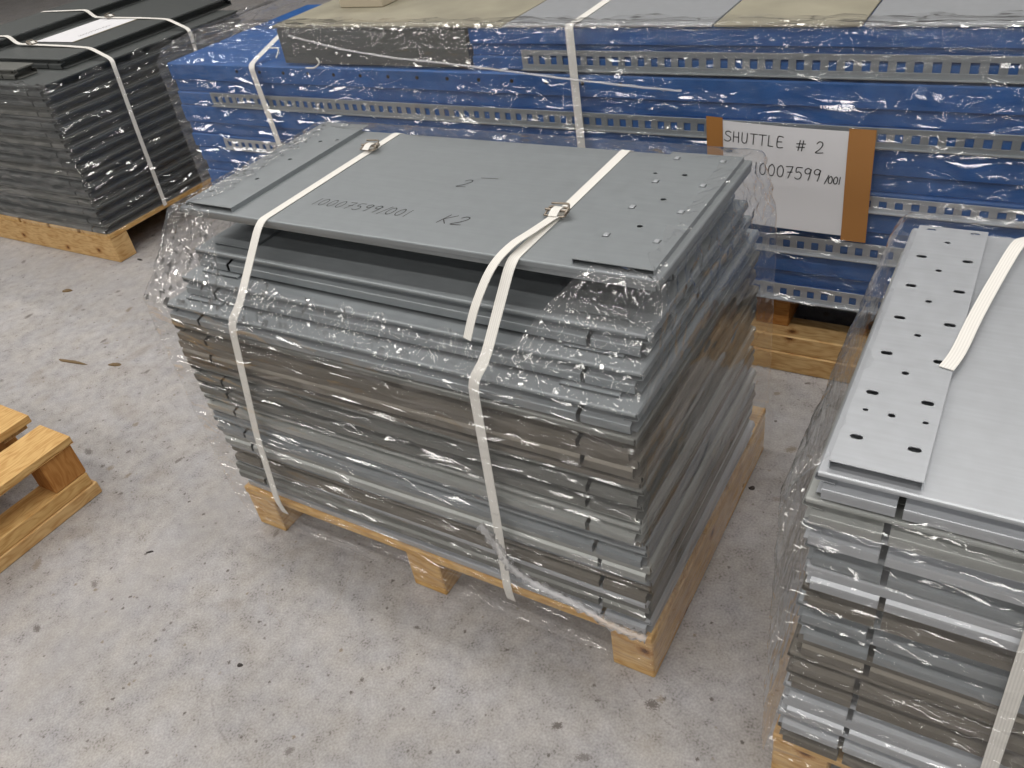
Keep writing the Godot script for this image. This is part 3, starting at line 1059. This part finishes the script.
	var upper := [
		[0.765, bx0 + 0.004, bx1 - 0.004, -1.68, zw - 0.003, 0.25],
		[0.79, bx0 + 0.006, bx1 - 0.006, -1.668, -0.932, 0.6],
		[0.82, bx0 + 0.012, bx1 - 0.008, -1.648, -0.962, 1.0],
		[0.90, bx0 + 0.016, bx1 - 0.008, -1.612, -1.03, 1.0],
		[ytop - 0.002, bx0 + 0.018, bx1 - 0.012, -1.595, -1.046, 0.6],
		[ytop + 0.006, bx0 + 0.045, bx1 - 0.03, -1.575, -1.060, 0.35],
		[ytop + 0.007, bx0 + 0.10, bx1 - 0.06, -1.525, -1.10, 0.25],
		[ytop + 0.007, bx0 + 0.135, bx1 - 0.085, -1.49, -1.14, 0.25]]
	var nz := noise(61, 1.0, 3)
	var whole := func(_ax: float, _az: float, _nx: float, _nz: float) -> float: return 1.0
	var reach := func(ax: float, az: float, nx: float, nzv: float) -> float:
		var wob := 0.10 * nz.get_noise_2d(ax * 4.0 + 3.0, az * 4.0)
		if nzv > 0.6:      # the front: open in the middle, film sags there
			var open := smoothstep(-0.86, -0.60, ax) * (1.0 - smoothstep(0.55, 0.86, ax))
			return lerpf(0.66 + wob, 0.20 + 0.07 * nz.get_noise_2d(ax * 6.0, 9.0) - 0.03 * sin(ax * 2.0), open)
		if nzv < -0.6: return 0.88 + wob
		return 0.90 + wob
	part("front_wrap", film_mesh(lower, whole, 71, 0.012, 1), M.film, f)
	part("side_wrap", film_mesh(lower, whole, 71, 0.012, 2), M.film_side, f)
	part("top_skirt", film_mesh(upper, reach, 72, 0.009, 4), M.film_crumple, f)
	part("top_skirt", film_mesh(upper, reach, 72, 0.009, 3), M.film_side, f)
	# a twisted film end drawn to the pallet corner
	var rope := smooth_path([Vector3(-0.791, 0.384, -0.893), Vector3(-0.757, 0.329, -0.893), Vector3(-0.736, 0.283, -0.893), Vector3(-0.685, 0.254, -0.893), Vector3(-0.593, 0.236, -0.893), Vector3(-0.506, 0.208, -0.893), Vector3(-0.435, 0.206, -0.893)], 10)
	part("twisted_end", tube_mesh(rope, 0.0075, 9, 0.4, 0.5), M.film_rope, f)

# --- the stack at the camera's side, its top panel with rows of slots
func right_stack() -> void:
	var x0 := -0.168
	var W := 1.19
	var cx := x0 + W / 2 + 0.008
	var D := 0.725
	var zf := -0.845
	bearer_pallet("wooden_pallet", "pine pallet under the steel stack topped by the slotted panel", Vector3(x0 + 0.6, 0, -0.84 - 0.4), 0.0, 1.2, 0.8, 5, 103)
	rng.seed = 303
	var y := PALLET_H + 0.001
	var off := Vector2.ZERO
	var n := 14
	var pitch := (0.800 - STEEL_H - y) / n
	for k in n:
		off.x = clampf(off.x + rng.randf_range(-0.008, 0.010), -0.008, 0.012)
		off.y = clampf(off.y + rng.randf_range(-0.008, 0.008), -0.010, 0.008)
		make_panel(W, D, "solid" if k % 4 == 2 else "plain", steel_set(rng.randi() if k < n - 1 else 3), Vector3(cx + off.x, y, zf - D / 2 + off.y), deg_to_rad(rng.randf_range(-0.35, 0.35)), "grey steel shelf panel, %s up from the pallet in the slotted-top stack" % number_word(k), "panels of the slotted-top stack")
		y += pitch
	make_panel(W, D, "top_slots", [M.steel_bright, M.steel_bright, M.steel_bright], Vector3(cx + 0.012, y, zf - D / 2 - 0.002), 0.0, "bright steel top panel with rows of black slots along its edge", "panels of the slotted-top stack")
	var yt := y + STEEL_H + 0.014
	var t := thing("strap", "white woven strap with a loose end lying on the slotted top panel", "strap")
	var path := smooth_path([Vector3(0.050, yt + 0.001, -1.545), Vector3(0.044, yt + 0.006, -1.535), Vector3(0.030, yt + 0.012, -1.50), Vector3(0.015, yt + 0.006, -1.42), Vector3(-0.006, yt + 0.003, -1.27), Vector3(-0.018, yt + 0.002, -1.16), Vector3(-0.028, yt + 0.001, -1.112)], 6)
	part("loose_tail", ribbon_mesh(path, Vector3(1, 0, 0.1), 0.021, 0.0014), M.strap, t)
	var t2 := thing("strap", "white woven strap down the front of the slotted-top stack", "strap")
	part("band", ribbon_mesh(round_path([Vector3(0.16, 0.105, -0.826), Vector3(0.150, 0.27, -0.821), Vector3(0.141, 0.57, -0.821), Vector3(0.135, 0.79, -0.821), Vector3(0.134, yt - 0.0115, -0.845), Vector3(0.132, yt - 0.0115, -1.58), Vector3(0.132, 0.78, -1.612), Vector3(0.135, 0.16, -1.615)], 0.02), Vector3.RIGHT, 0.0215, 0.0014), M.strap, t2)
	var f := thing("stretch_film", "clear stretch film round the slotted-top stack", "stretch film")
	var a := x0 - 0.016
	var b := x0 + 1.224
	var rows := [
		[0.10, a + 0.004, b, -1.65, -0.812, 0.1],
		[0.16, a, b, -1.65, -0.806, 0.2],
		[0.30, a, b, -1.64, -0.804, 0.3],
		[0.60, a, b, -1.63, -0.804, 0.2],
		[0.745, a, b, -1.62, -0.804, 0.25],
		[0.775, a + 0.002, b, -1.615, -0.808, 0.5],
		[yt - 0.018, a + 0.008, b - 0.004, -1.61, -0.818, 0.5],
		[yt + 0.006, a + 0.022, b - 0.022, -1.60, -0.838, 0.1],
		[yt + 0.008, a + 0.12, b - 0.12, -1.57, -0.90, 0.06],
		[yt + 0.008, a + 0.16, b - 0.16, -1.555, -0.94, 0.04]]
	var nz := noise(62, 1.0, 3)
	var reach := func(ax: float, az: float, nx: float, nzv: float) -> float:
		var wob := 0.04 * nz.get_noise_2d(ax * 4.0 + 3.0, az * 4.0)
		if nzv > 0.6: return 0.80 + wob
		return 0.86 + wob
	part("front_wrap", film_mesh(rows, reach, 81, 0.012, 1), M.film, f)
	part("side_wrap", film_mesh(rows, reach, 81, 0.012, 2), M.film_side, f)

# --- the dark stack beyond the open floor
func left_stack() -> void:
	var x1 := -3.553
	var zf := -1.945
	bearer_pallet("wooden_pallet", "pine pallet under the dark steel stack topped by a paper sheet", Vector3(x1 - 0.6, 0, zf - 0.6), PI / 2, 1.2, 1.2, 5, 105)
	rng.seed = 404
	var W := 1.18
	var D := 1.17
	var y := PALLET_H + 0.001
	var n := 15
	var pitch := 0.0447
	for k in n:
		var dx := -0.004 - 0.0022 * k + rng.randf_range(-0.006, 0.006)
		if k >= 9: dx -= 0.012
		var dz := -0.004 - 0.003 * k + rng.randf_range(-0.004, 0.004)
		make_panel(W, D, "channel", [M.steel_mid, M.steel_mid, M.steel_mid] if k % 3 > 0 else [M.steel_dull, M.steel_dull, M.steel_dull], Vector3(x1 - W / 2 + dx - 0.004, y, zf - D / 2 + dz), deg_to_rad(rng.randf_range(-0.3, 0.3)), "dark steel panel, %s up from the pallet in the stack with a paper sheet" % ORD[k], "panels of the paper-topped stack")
		y += pitch
	# smaller trays on top
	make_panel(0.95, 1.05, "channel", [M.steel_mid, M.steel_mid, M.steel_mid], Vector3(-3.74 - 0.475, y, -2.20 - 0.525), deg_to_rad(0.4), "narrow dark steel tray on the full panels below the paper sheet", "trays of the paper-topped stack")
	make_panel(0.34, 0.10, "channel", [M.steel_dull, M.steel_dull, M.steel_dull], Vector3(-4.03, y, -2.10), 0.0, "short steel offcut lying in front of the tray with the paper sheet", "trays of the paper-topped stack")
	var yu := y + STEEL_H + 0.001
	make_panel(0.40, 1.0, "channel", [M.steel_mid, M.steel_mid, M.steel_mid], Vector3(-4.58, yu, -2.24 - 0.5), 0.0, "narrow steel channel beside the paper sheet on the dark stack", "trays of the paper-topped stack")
	var ys := y + STEEL_H + 0.0015
	# paper with a card edge under it
	var pp := thing("paper_sheet", "white paper sheet lying on the dark steel stack", "paper", Vector3(-4.13, ys, -2.65))
	part("sheet", box_mesh(Vector3(0.30, 0.0008, 0.42), 0.0), M.paper, pp, Vector3(0, 0.0016, 0))
	part("card_edge", box_mesh(Vector3(0.012, 0.0015, 0.42), 0.0), M.board, pp, Vector3(0.156, 0.0008, 0.0))
	var st := st_new()
	write_text(st, "10007599/001", Vector3(0.09, 0.0023, 0.12), Vector3(0, 0, -1), Vector3(-0.022, 0, 0), Vector3.UP, 0.002)
	tag(part("handwriting", st.commit(), M.ink, pp), "faint handwritten numbers")
	# straps run across
	for k in 2:
		var z: float = [-2.34, -2.80][k]
		var t := thing("strap", ["white strap across the dark steel stack near the offcut", "white strap across the dark steel stack over the far end of the paper sheet"][k], "strap", Vector3.ZERO, 0.0, "straps round the paper-topped stack")
		var xe := x1 + 0.004
		var path := [Vector3(xe + 0.006, 0.14, z + 0.06), Vector3(xe, 0.5, z + 0.04), Vector3(xe - 0.015, 0.79, z + 0.012), Vector3(xe - 0.03, y + 0.004, z), Vector3(-3.735, ys + 0.001, z - 0.02), Vector3(-3.90, ys + 0.004, z - 0.03), Vector3(-4.33, ys + 0.010, z - 0.035), Vector3(-4.365, ys + STEEL_H + 0.006, z - 0.03), Vector3(-4.75, ys + STEEL_H + 0.004, z - 0.02)]
		part("band", ribbon_mesh(round_path(path, 0.03), Vector3(0, 0, 1), 0.0205, 0.0014), M.strap, t)
		buckle(t, Vector3(-4.20, ys + 0.012, z - 0.034), Vector3(-1, 0, 0), Vector3(0, 0, 1), Vector3.UP)
	var f := thing("stretch_film", "clear stretch film round the dark steel stack", "stretch film")
	var a := -4.83
	var b := x1 + 0.012
	var rows := [
		[0.15, a, b + 0.012, -3.16, zf + 0.022, 0.1],
		[0.22, a, b + 0.012, -3.16, zf + 0.020, 0.2],
		[0.45, a, b + 0.004, -3.17, zf + 0.004, 0.2],
		[0.70, a, b - 0.006, -3.19, zf - 0.012, 0.2],
		[y - 0.02, a, b - 0.010, -3.22, zf - 0.022, 0.4],
		[y + 0.004, a + 0.01, b - 0.02, -3.21, zf - 0.034, 0.7],
		[y + 0.009, a + 0.05, b - 0.075, -3.18, zf - 0.08, 0.6]]
	var nz := noise(63, 1.0, 3)
	var reach := func(ax: float, az: float, nx: float, nzv: float) -> float:
		var wob := 0.06 * nz.get_noise_2d(ax * 4.0 + 3.0, az * 4.0)
		if nzv > 0.6: return 0.96 + wob
		return 0.92 + wob
	part("side_wrap", film_mesh(rows, reach, 91, 0.016), M.film_tight, f)

# --- long blue beams with slotted rails, wrapped together
func beam_mesh(L: float, h: float, d: float) -> Mesh:
	# a box beam with a shallow groove along its face
	var st := st_new()
	add_box(st, Vector3(0, h * 0.80, 0), Vector3(L, h * 0.40, d), 0.004, 0)
	add_box(st, Vector3(0, h * 0.46, -0.006), Vector3(L, h * 0.28, d - 0.012), 0.002, 0)
	add_box(st, Vector3(0, h * 0.16, 0), Vector3(L, h * 0.32, d), 0.004, 0)
	return st.commit()

func rail_mesh(L: float, h: float) -> Mesh:
	var st := st_new()
	var th := 0.0025
	add_box(st, Vector3(0, h * 0.86, 0), Vector3(L, h * 0.28, th), 0.0006, 0)
	add_box(st, Vector3(0, h * 0.14, 0), Vector3(L, h * 0.28, th), 0.0006, 0)
	add_box(st, Vector3(0, 0.001, 0.006), Vector3(L, 0.002, 0.012), 0.0, 0)
	var x := -L / 2
	while x < L / 2 - 0.02:
		add_box(st, Vector3(x + 0.0095, h * 0.5, 0), Vector3(0.019, h * 0.44, th), 0.0, 0)
		x += 0.0385
	return st.commit()

func blue_bundle() -> void:
	var xa := -2.915
	var xb := 0.75
	var L := xb - xa
	var zf := -2.105
	var names := ["bottom", "second", "third", "fourth", "fifth"]
	# timber bearers
	for x in [-2.6, -1.45, -0.35, 0.55]:
		var lab: String = {-2.6: "timber bearer stack under the far blunt end of the blue beams", -1.45: "timber bearer stack under the blue beams behind the handwritten stack", -0.35: "timber bearer stack under the blue beams below the paper sign", 0.55: "timber bearer stack under the blue beams behind the slotted-top stack"}[x]
		var t := thing("timber_bearer", lab, "timber", Vector3(x, 0, zf - 0.43), 0.0, "timber bearers under the blue beams")
		for dz in [0.375, -0.365]:
			part("lower_plank", box_mesh(Vector3(0.80, 0.068, 0.11), 0.003, 0, Vector2(x, 0.3)), M.wood, t, Vector3(0, 0.034, dz + 0.005))
			part("upper_plank", box_mesh(Vector3(0.80, 0.060, 0.11), 0.003, 0, Vector2(x, 0.7)), M.wood, t, Vector3(0, 0.0985, dz))
		part("spacer", box_mesh(Vector3(0.10, 0.118, 0.80), 0.003, 2), M.wood_brown, t, Vector3(-0.2, 0.188, -0.02))
		part("spacer", box_mesh(Vector3(0.10, 0.118, 0.80), 0.003, 2), M.wood_brown, t, Vector3(0.3, 0.188, -0.02))
	# layers: y of the rail's foot, where the rail begins
	var lay := [[0.252, -2.735, 0.05], [0.408, -2.735, 0.052], [0.555, -2.73, 0.043], [0.728, -2.715, 0.05]]
	var ys := [0.2475, 0.4035, 0.5505, 0.7235, 0.885]
	for k in 4:
		var h: float = ys[k + 1] - ys[k] - 0.002
		for r in 3:
			var d := 0.27
			var t := thing("rack_crossbeam", "long blue steel rack beam, %s layer, %s row of the wrapped bundle" % [["lowest", "second", "third", "fourth"][k], ["outer slotted-rail", "middle", "inner"][r]], "beam", Vector3((xa + xb) / 2 + [0.0, 0.008, -0.006, 0.004][k], ys[k], zf - 0.015 - d / 2 - r * (d + 0.012)), 0.0, "blue rack beams of the wrapped bundle")
			part("profile", beam_mesh(L, h, d), M.blue, t)
			if r == 0:
				var rx: float = lay[k][1]
				var rl: float = xb - rx
				part("slotted_rail", rail_mesh(rl, lay[k][2]), M.steel if k == 3 else M.steel_bright, t, Vector3(rx + rl / 2 - t.position.x, lay[k][0] - ys[k], d / 2 + 0.004))
				if k == 3:
					for j in 14:
						var c := CylinderMesh.new()
						c.top_radius = 0.006
						c.bottom_radius = 0.006
						c.height = 0.002
						c.radial_segments = 10
						c.rings = 0
						var bolt := part("painted_bolt_hole", c, M.black, t, Vector3(-1.45 + j * 0.118, h * 0.86, d / 2 + 0.0008))  # solid disc on the face, coloured like the shade inside an open hole
						bolt.rotation.x = PI / 2
	# the short top layer: a grey channel, then a blue beam with its rail
	var yt := 0.888
	var g := thing("steel_channel", "short grey steel channel on the blue beams beside the second strap", "channel", Vector3(-1.89, yt, zf - 0.16))
	var st := st_new()
	add_fold(st, PackedVector2Array([Vector2(0.12, 0.0), Vector2(0.13, 0.004), Vector2(0.13, 0.112), Vector2(0.12, 0.122), Vector2(-0.12, 0.122), Vector2(-0.13, 0.112), Vector2(-0.13, 0.0)]), -0.003, -0.39, 0.39, 0)
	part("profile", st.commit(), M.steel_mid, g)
	for r in 3:
		var bl := xb + 1.49
		var t := thing("rack_crossbeam", "shorter blue rack beam in the top layer, %s row of the wrapped bundle" % ["outer slotted-rail", "middle", "inner"][r], "beam", Vector3((xb - 1.49) / 2, yt, zf - 0.03 - 0.135 - r * 0.282), 0.0, "blue rack beams of the wrapped bundle")
		part("profile", beam_mesh(bl, 0.12, 0.27), M.blue, t)
		if r == 0:
			var rl := xb + 1.31
			part("slotted_rail", rail_mesh(rl, 0.056), M.steel, t, Vector3(-1.31 + rl / 2 - t.position.x, 0.004, 0.139))
	for r in range(1, 3):
		var t := thing("steel_channel", "grey steel channel lying hidden behind another on the blue beams" if r == 1 else "grey steel channel on the inner row of the blue beams", "channel", Vector3(-1.89, yt, zf - 0.16 - 0.282 * r))
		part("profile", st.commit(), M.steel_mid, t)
	# cover sheets
	var yc := yt + 0.1235
	var cov := [[-2.29, -1.36, "board", "beige hardboard cover on the blue bundle beneath the small carton"], [-1.355, -0.735, "steel_bright", "grey steel cover sheet on the blue bundle under the second strap"], [-0.73, -0.375, "board", "beige hardboard cover on the blue bundle between two steel sheets"], [-0.37, 0.72, "steel_bright", "grey steel cover sheet on the blue bundle beyond the slotted-top stack"]]
	for c in cov:
		var o := part("cover_sheet", box_mesh(Vector3(c[1] - c[0], 0.006, 0.86), 0.001, 0), M[c[2]], self, Vector3((c[0] + c[1]) / 2, yc + 0.003, zf - 0.45))
		tag(o, c[3], "sheet", "cover sheets on the blue bundle")
	var box := thing("carton", "small pale carton standing on the beige cover sheet", "carton", Vector3(-2.06, yc + 0.0065, -2.415))
	part("body", box_mesh(Vector3(0.19, 0.10, 0.15), 0.003), M.carton, box, Vector3(0, 0.05, 0))
	part("lid", box_mesh(Vector3(0.196, 0.012, 0.156), 0.002), M.carton, box, Vector3(0, 0.106, 0))
	# straps
	var s1 := thing("strap", "white strap round the blunt end of the blue beams", "strap", Vector3.ZERO, 0.0, "straps round the blue bundle")
	part("band", ribbon_mesh(round_path([Vector3(-2.38, 0.25, zf + 0.006), Vector3(-2.42, 0.88, zf + 0.008), Vector3(-2.43, 0.893, zf - 0.01), Vector3(-2.43, 0.955, -2.33), Vector3(-2.43, 0.975, -2.50), Vector3(-2.43, 0.975, -2.97), Vector3(-2.43, 0.3, -3.0)], 0.012), Vector3.RIGHT, 0.026, 0.0014), M.strap, s1)
	part("loose_thread", tube_mesh(smooth_path([Vector3(-2.43, 0.918, zf - 0.10), Vector3(-2.385, 0.915, zf - 0.11), Vector3(-2.365, 0.895, zf - 0.07)], 6), 0.003, 6), M.strap, s1)
	part("loose_thread", tube_mesh(smooth_path([Vector3(-2.10, 0.92, zf - 0.0), Vector3(-2.09, 0.905, zf + 0.003), Vector3(-2.12, 0.888, zf + 0.002), Vector3(-2.16, 0.886, zf - 0.0)], 6), 0.003, 6), M.strap, s1)
	var s2 := thing("strap", "white strap over the grey cover sheet of the blue bundle", "strap", Vector3.ZERO, 0.0, "straps round the blue bundle")
	part("band", ribbon_mesh(round_path([Vector3(-1.12, 0.25, zf + 0.006), Vector3(-1.124, 0.73, zf + 0.006), Vector3(-1.128, 1.010, zf + 0.006), Vector3(-1.13, 1.0235, zf + 0.002), Vector3(-1.133, 1.0195, zf - 0.06), Vector3(-1.16, 1.0195, -3.0), Vector3(-1.16, 0.3, -3.005)], 0.01), Vector3.RIGHT, 0.025, 0.0014), M.strap, s2)
	# film
	var f := thing("stretch_film", "clear stretch film round the blue rack beams", "stretch film")
	var rows := [
		[0.26, xa - 0.02, xb + 0.02, -3.02, zf + 0.019, 0.2],
		[0.36, xa - 0.018, xb + 0.02, -3.02, zf + 0.022, 0.2],
		[0.60, xa - 0.016, xb + 0.02, -3.02, zf + 0.022, 0.15],
		[0.86, xa - 0.012, xb + 0.02, -3.02, zf + 0.022, 0.1],
		[0.896, xa - 0.008, xb + 0.02, -3.02, zf + 0.021, 0.3],
		[0.95, xa + 0.05, xb + 0.02, -3.02, zf + 0.020, 0.5],
		[1.012, xa + 0.25, xb + 0.02, -3.02, zf + 0.018, 0.5],
		[1.032, xa + 0.38, xb + 0.0, -3.01, zf - 0.004, 0.2],
		[1.033, xa + 0.46, xb - 0.08, -2.99, zf - 0.07, 0.1]]
	var nz := noise(64, 1.0, 3)
	var reach := func(ax: float, az: float, nx: float, nzv: float) -> float:
		return 0.97 + 0.04 * nz.get_noise_2d(ax * 8.0 + 3.0, az * 4.0)
	part("side_wrap", film_mesh(rows, reach, 95, 0.018), M.film_tight, f)
	var edge := smooth_path([Vector3(-2.17, 1.0, zf + 0.027), Vector3(-1.962, 0.961, zf + 0.028), Vector3(-1.743, 0.935, zf + 0.028), Vector3(-1.536, 0.921, zf + 0.028), Vector3(-1.293, 0.90, zf + 0.028), Vector3(-1.038, 0.879, zf + 0.028), Vector3(-0.80, 0.864, zf + 0.028)], 8)
	part("film_edge", tube_mesh(edge, 0.0042, 6, 0.6, 0.35), M.film_rope, f)
	# sign
	sign_sheet(zf + 0.036)

func sign_sheet(z: float) -> void:
	var t := thing("paper_sign", "white paper sign reading SHUTTLE # 2, held by two brown tapes", "sign", Vector3(-0.52, 0.648, z))
	# a slightly bowed sheet, turned a little clockwise
	var W := 0.345
	var H := 0.285
	var bow := func(x: float, y: float) -> Vector3:
		var zz := 0.006 * cos(x / W * PI) + 0.004 * sin(y * 14.0 + x * 3.0)
		var p := Vector3(x, y, zz)
		p.y -= x * 0.035
		p.x += (y - 0.1) * -0.02
		return p
	var st := st_new()
	var n := 14
	for i in n:
		for j in n:
			var q := []
			for e in [[i, j], [i + 1, j], [i + 1, j + 1], [i, j + 1]]:
				q.append(bow.call(-W / 2 + W * e[0] / n, -H / 2 + H * e[1] / n))
			quad_auto(st, q[0], q[1], q[2], q[3], Vector3(0, 0, 1))
	var sh := part("sheet", st.commit(), M.paper, t)
	st = st_new()
	var rows := [["SHUTTLE", -0.158, 0.088, 0.028, 0.82], ["#", 0.030, 0.084, 0.027, 0.9], ["2", 0.078, 0.082, 0.030, 0.9], ["1-", -0.138, 0.022, 0.024, 0.9], ["10007599", -0.078, 0.006, 0.033, 0.70], ["/001", 0.104, 0.003, 0.020, 0.64]]
	var onto := func(p: Vector3) -> Vector3: return bow.call(p.x, p.y) + Vector3(0, 0, 0.0012)
	for r in rows:
		st = st_new()
		write_text(st, r[0], Vector3(r[1], r[2], 0), Vector3.RIGHT, Vector3(0.0016, r[3], 0.0), Vector3(0, 0, 1), 0.0023, r[4], onto)
		tag(part("handwriting", st.commit(), M.ink, t), "black handwritten letters or numbers")
	for sx in [-1.0, 1.0]:
		st = st_new()
		var w := 0.062 if sx > 0 else 0.045
		var m := 10
		for j in m:
			var q := []
			for e in [[0, j], [1, j], [1, j + 1], [0, j + 1]]:
				var yy: float = -H / 2 - 0.012 + (H + 0.02) * e[1] / m
				q.append(bow.call(sx * (W / 2 + 0.012) + (e[0] - 0.5) * w, yy) + Vector3(0, 0, 0.0022 if sx > 0 else 0.002))
			quad_auto(st, q[0], q[1], q[2], q[3], Vector3(0, 0, 1))
		part("tape", st.commit(), M.tape, t)

# --- bits on the floor
func debris() -> void:
	var chip := func(called: String, label: String, at: Vector3, size: Vector3, turn: float, m: Material, sd: int) -> void:
		rng.seed = sd
		var st := st_new()
		var n := 9
		var ring := []
		for k in n:
			var g := TAU * k / n
			var r := rng.randf_range(0.65, 1.0)
			ring.append(Vector3(cos(g) * size.x * r, 0, sin(g) * size.z * r))
		var top := Vector3(rng.randf_range(-0.2, 0.2) * size.x, size.y, 0)
		for k in n:
			var a: Vector3 = ring[k]
			var b: Vector3 = ring[(k + 1) % n]
			var a2 := a * 0.8 + Vector3(0, size.y * rng.randf_range(0.4, 0.9), 0)
			var b2 := b * 0.8 + Vector3(0, size.y * 0.7, 0)
			quad_auto(st, a, b, b2, a2, (a + b))
			tri(st, a2, b2, top, Vector3.UP)
		var o := part(called, st.commit(), m, self, at)
		o.rotation.y = turn
		tag(o, label, "debris", "bits lying on the floor")
	chip.call("leaf_scrap", "brown curled scrap on the floor before the dark stack's pallet", Vector3(-3.584, 0.0005, -1.668), Vector3(0.035, 0.008, 0.014), 0.4, M.straw, 1)
	chip.call("wood_splinter", "long thin wood splinter on the floor between the dark and handwritten stacks", Vector3(-3.015, 0.0005, -1.284), Vector3(0.10, 0.006, 0.010), 0.12, M.straw, 2)
	chip.call("wood_splinter", "short grey splinter beside the long splinter on the floor", Vector3(-2.811, 0.0005, -1.334), Vector3(0.035, 0.006, 0.012), 0.3, M.straw, 3)
	chip.call("rod_offcut", "small dark offcut on the floor beside the dark stack's pallet corner", Vector3(-3.476, 0.0005, -1.995), Vector3(0.022, 0.006, 0.006), 0.0, M.chip, 4)
	chip.call("dirt_crumb", "dark crumb on the floor between the empty and loaded pallets", Vector3(-1.864, 0.0005, -0.722), Vector3(0.013, 0.003, 0.004), 0.7, M.chip, 5)
	chip.call("dirt_crumb", "dark crumb on the open floor before the handwritten stack", Vector3(-1.342, 0.0005, -0.564), Vector3(0.009, 0.003, 0.006), 0.5, M.chip, 6)
	chip.call("dirt_crumb", "dark crumb on the floor between the handwritten and slotted-top stacks", Vector3(-0.428, 0.0005, -1.573), Vector3(0.010, 0.003, 0.009), 0.5, M.chip, 7)
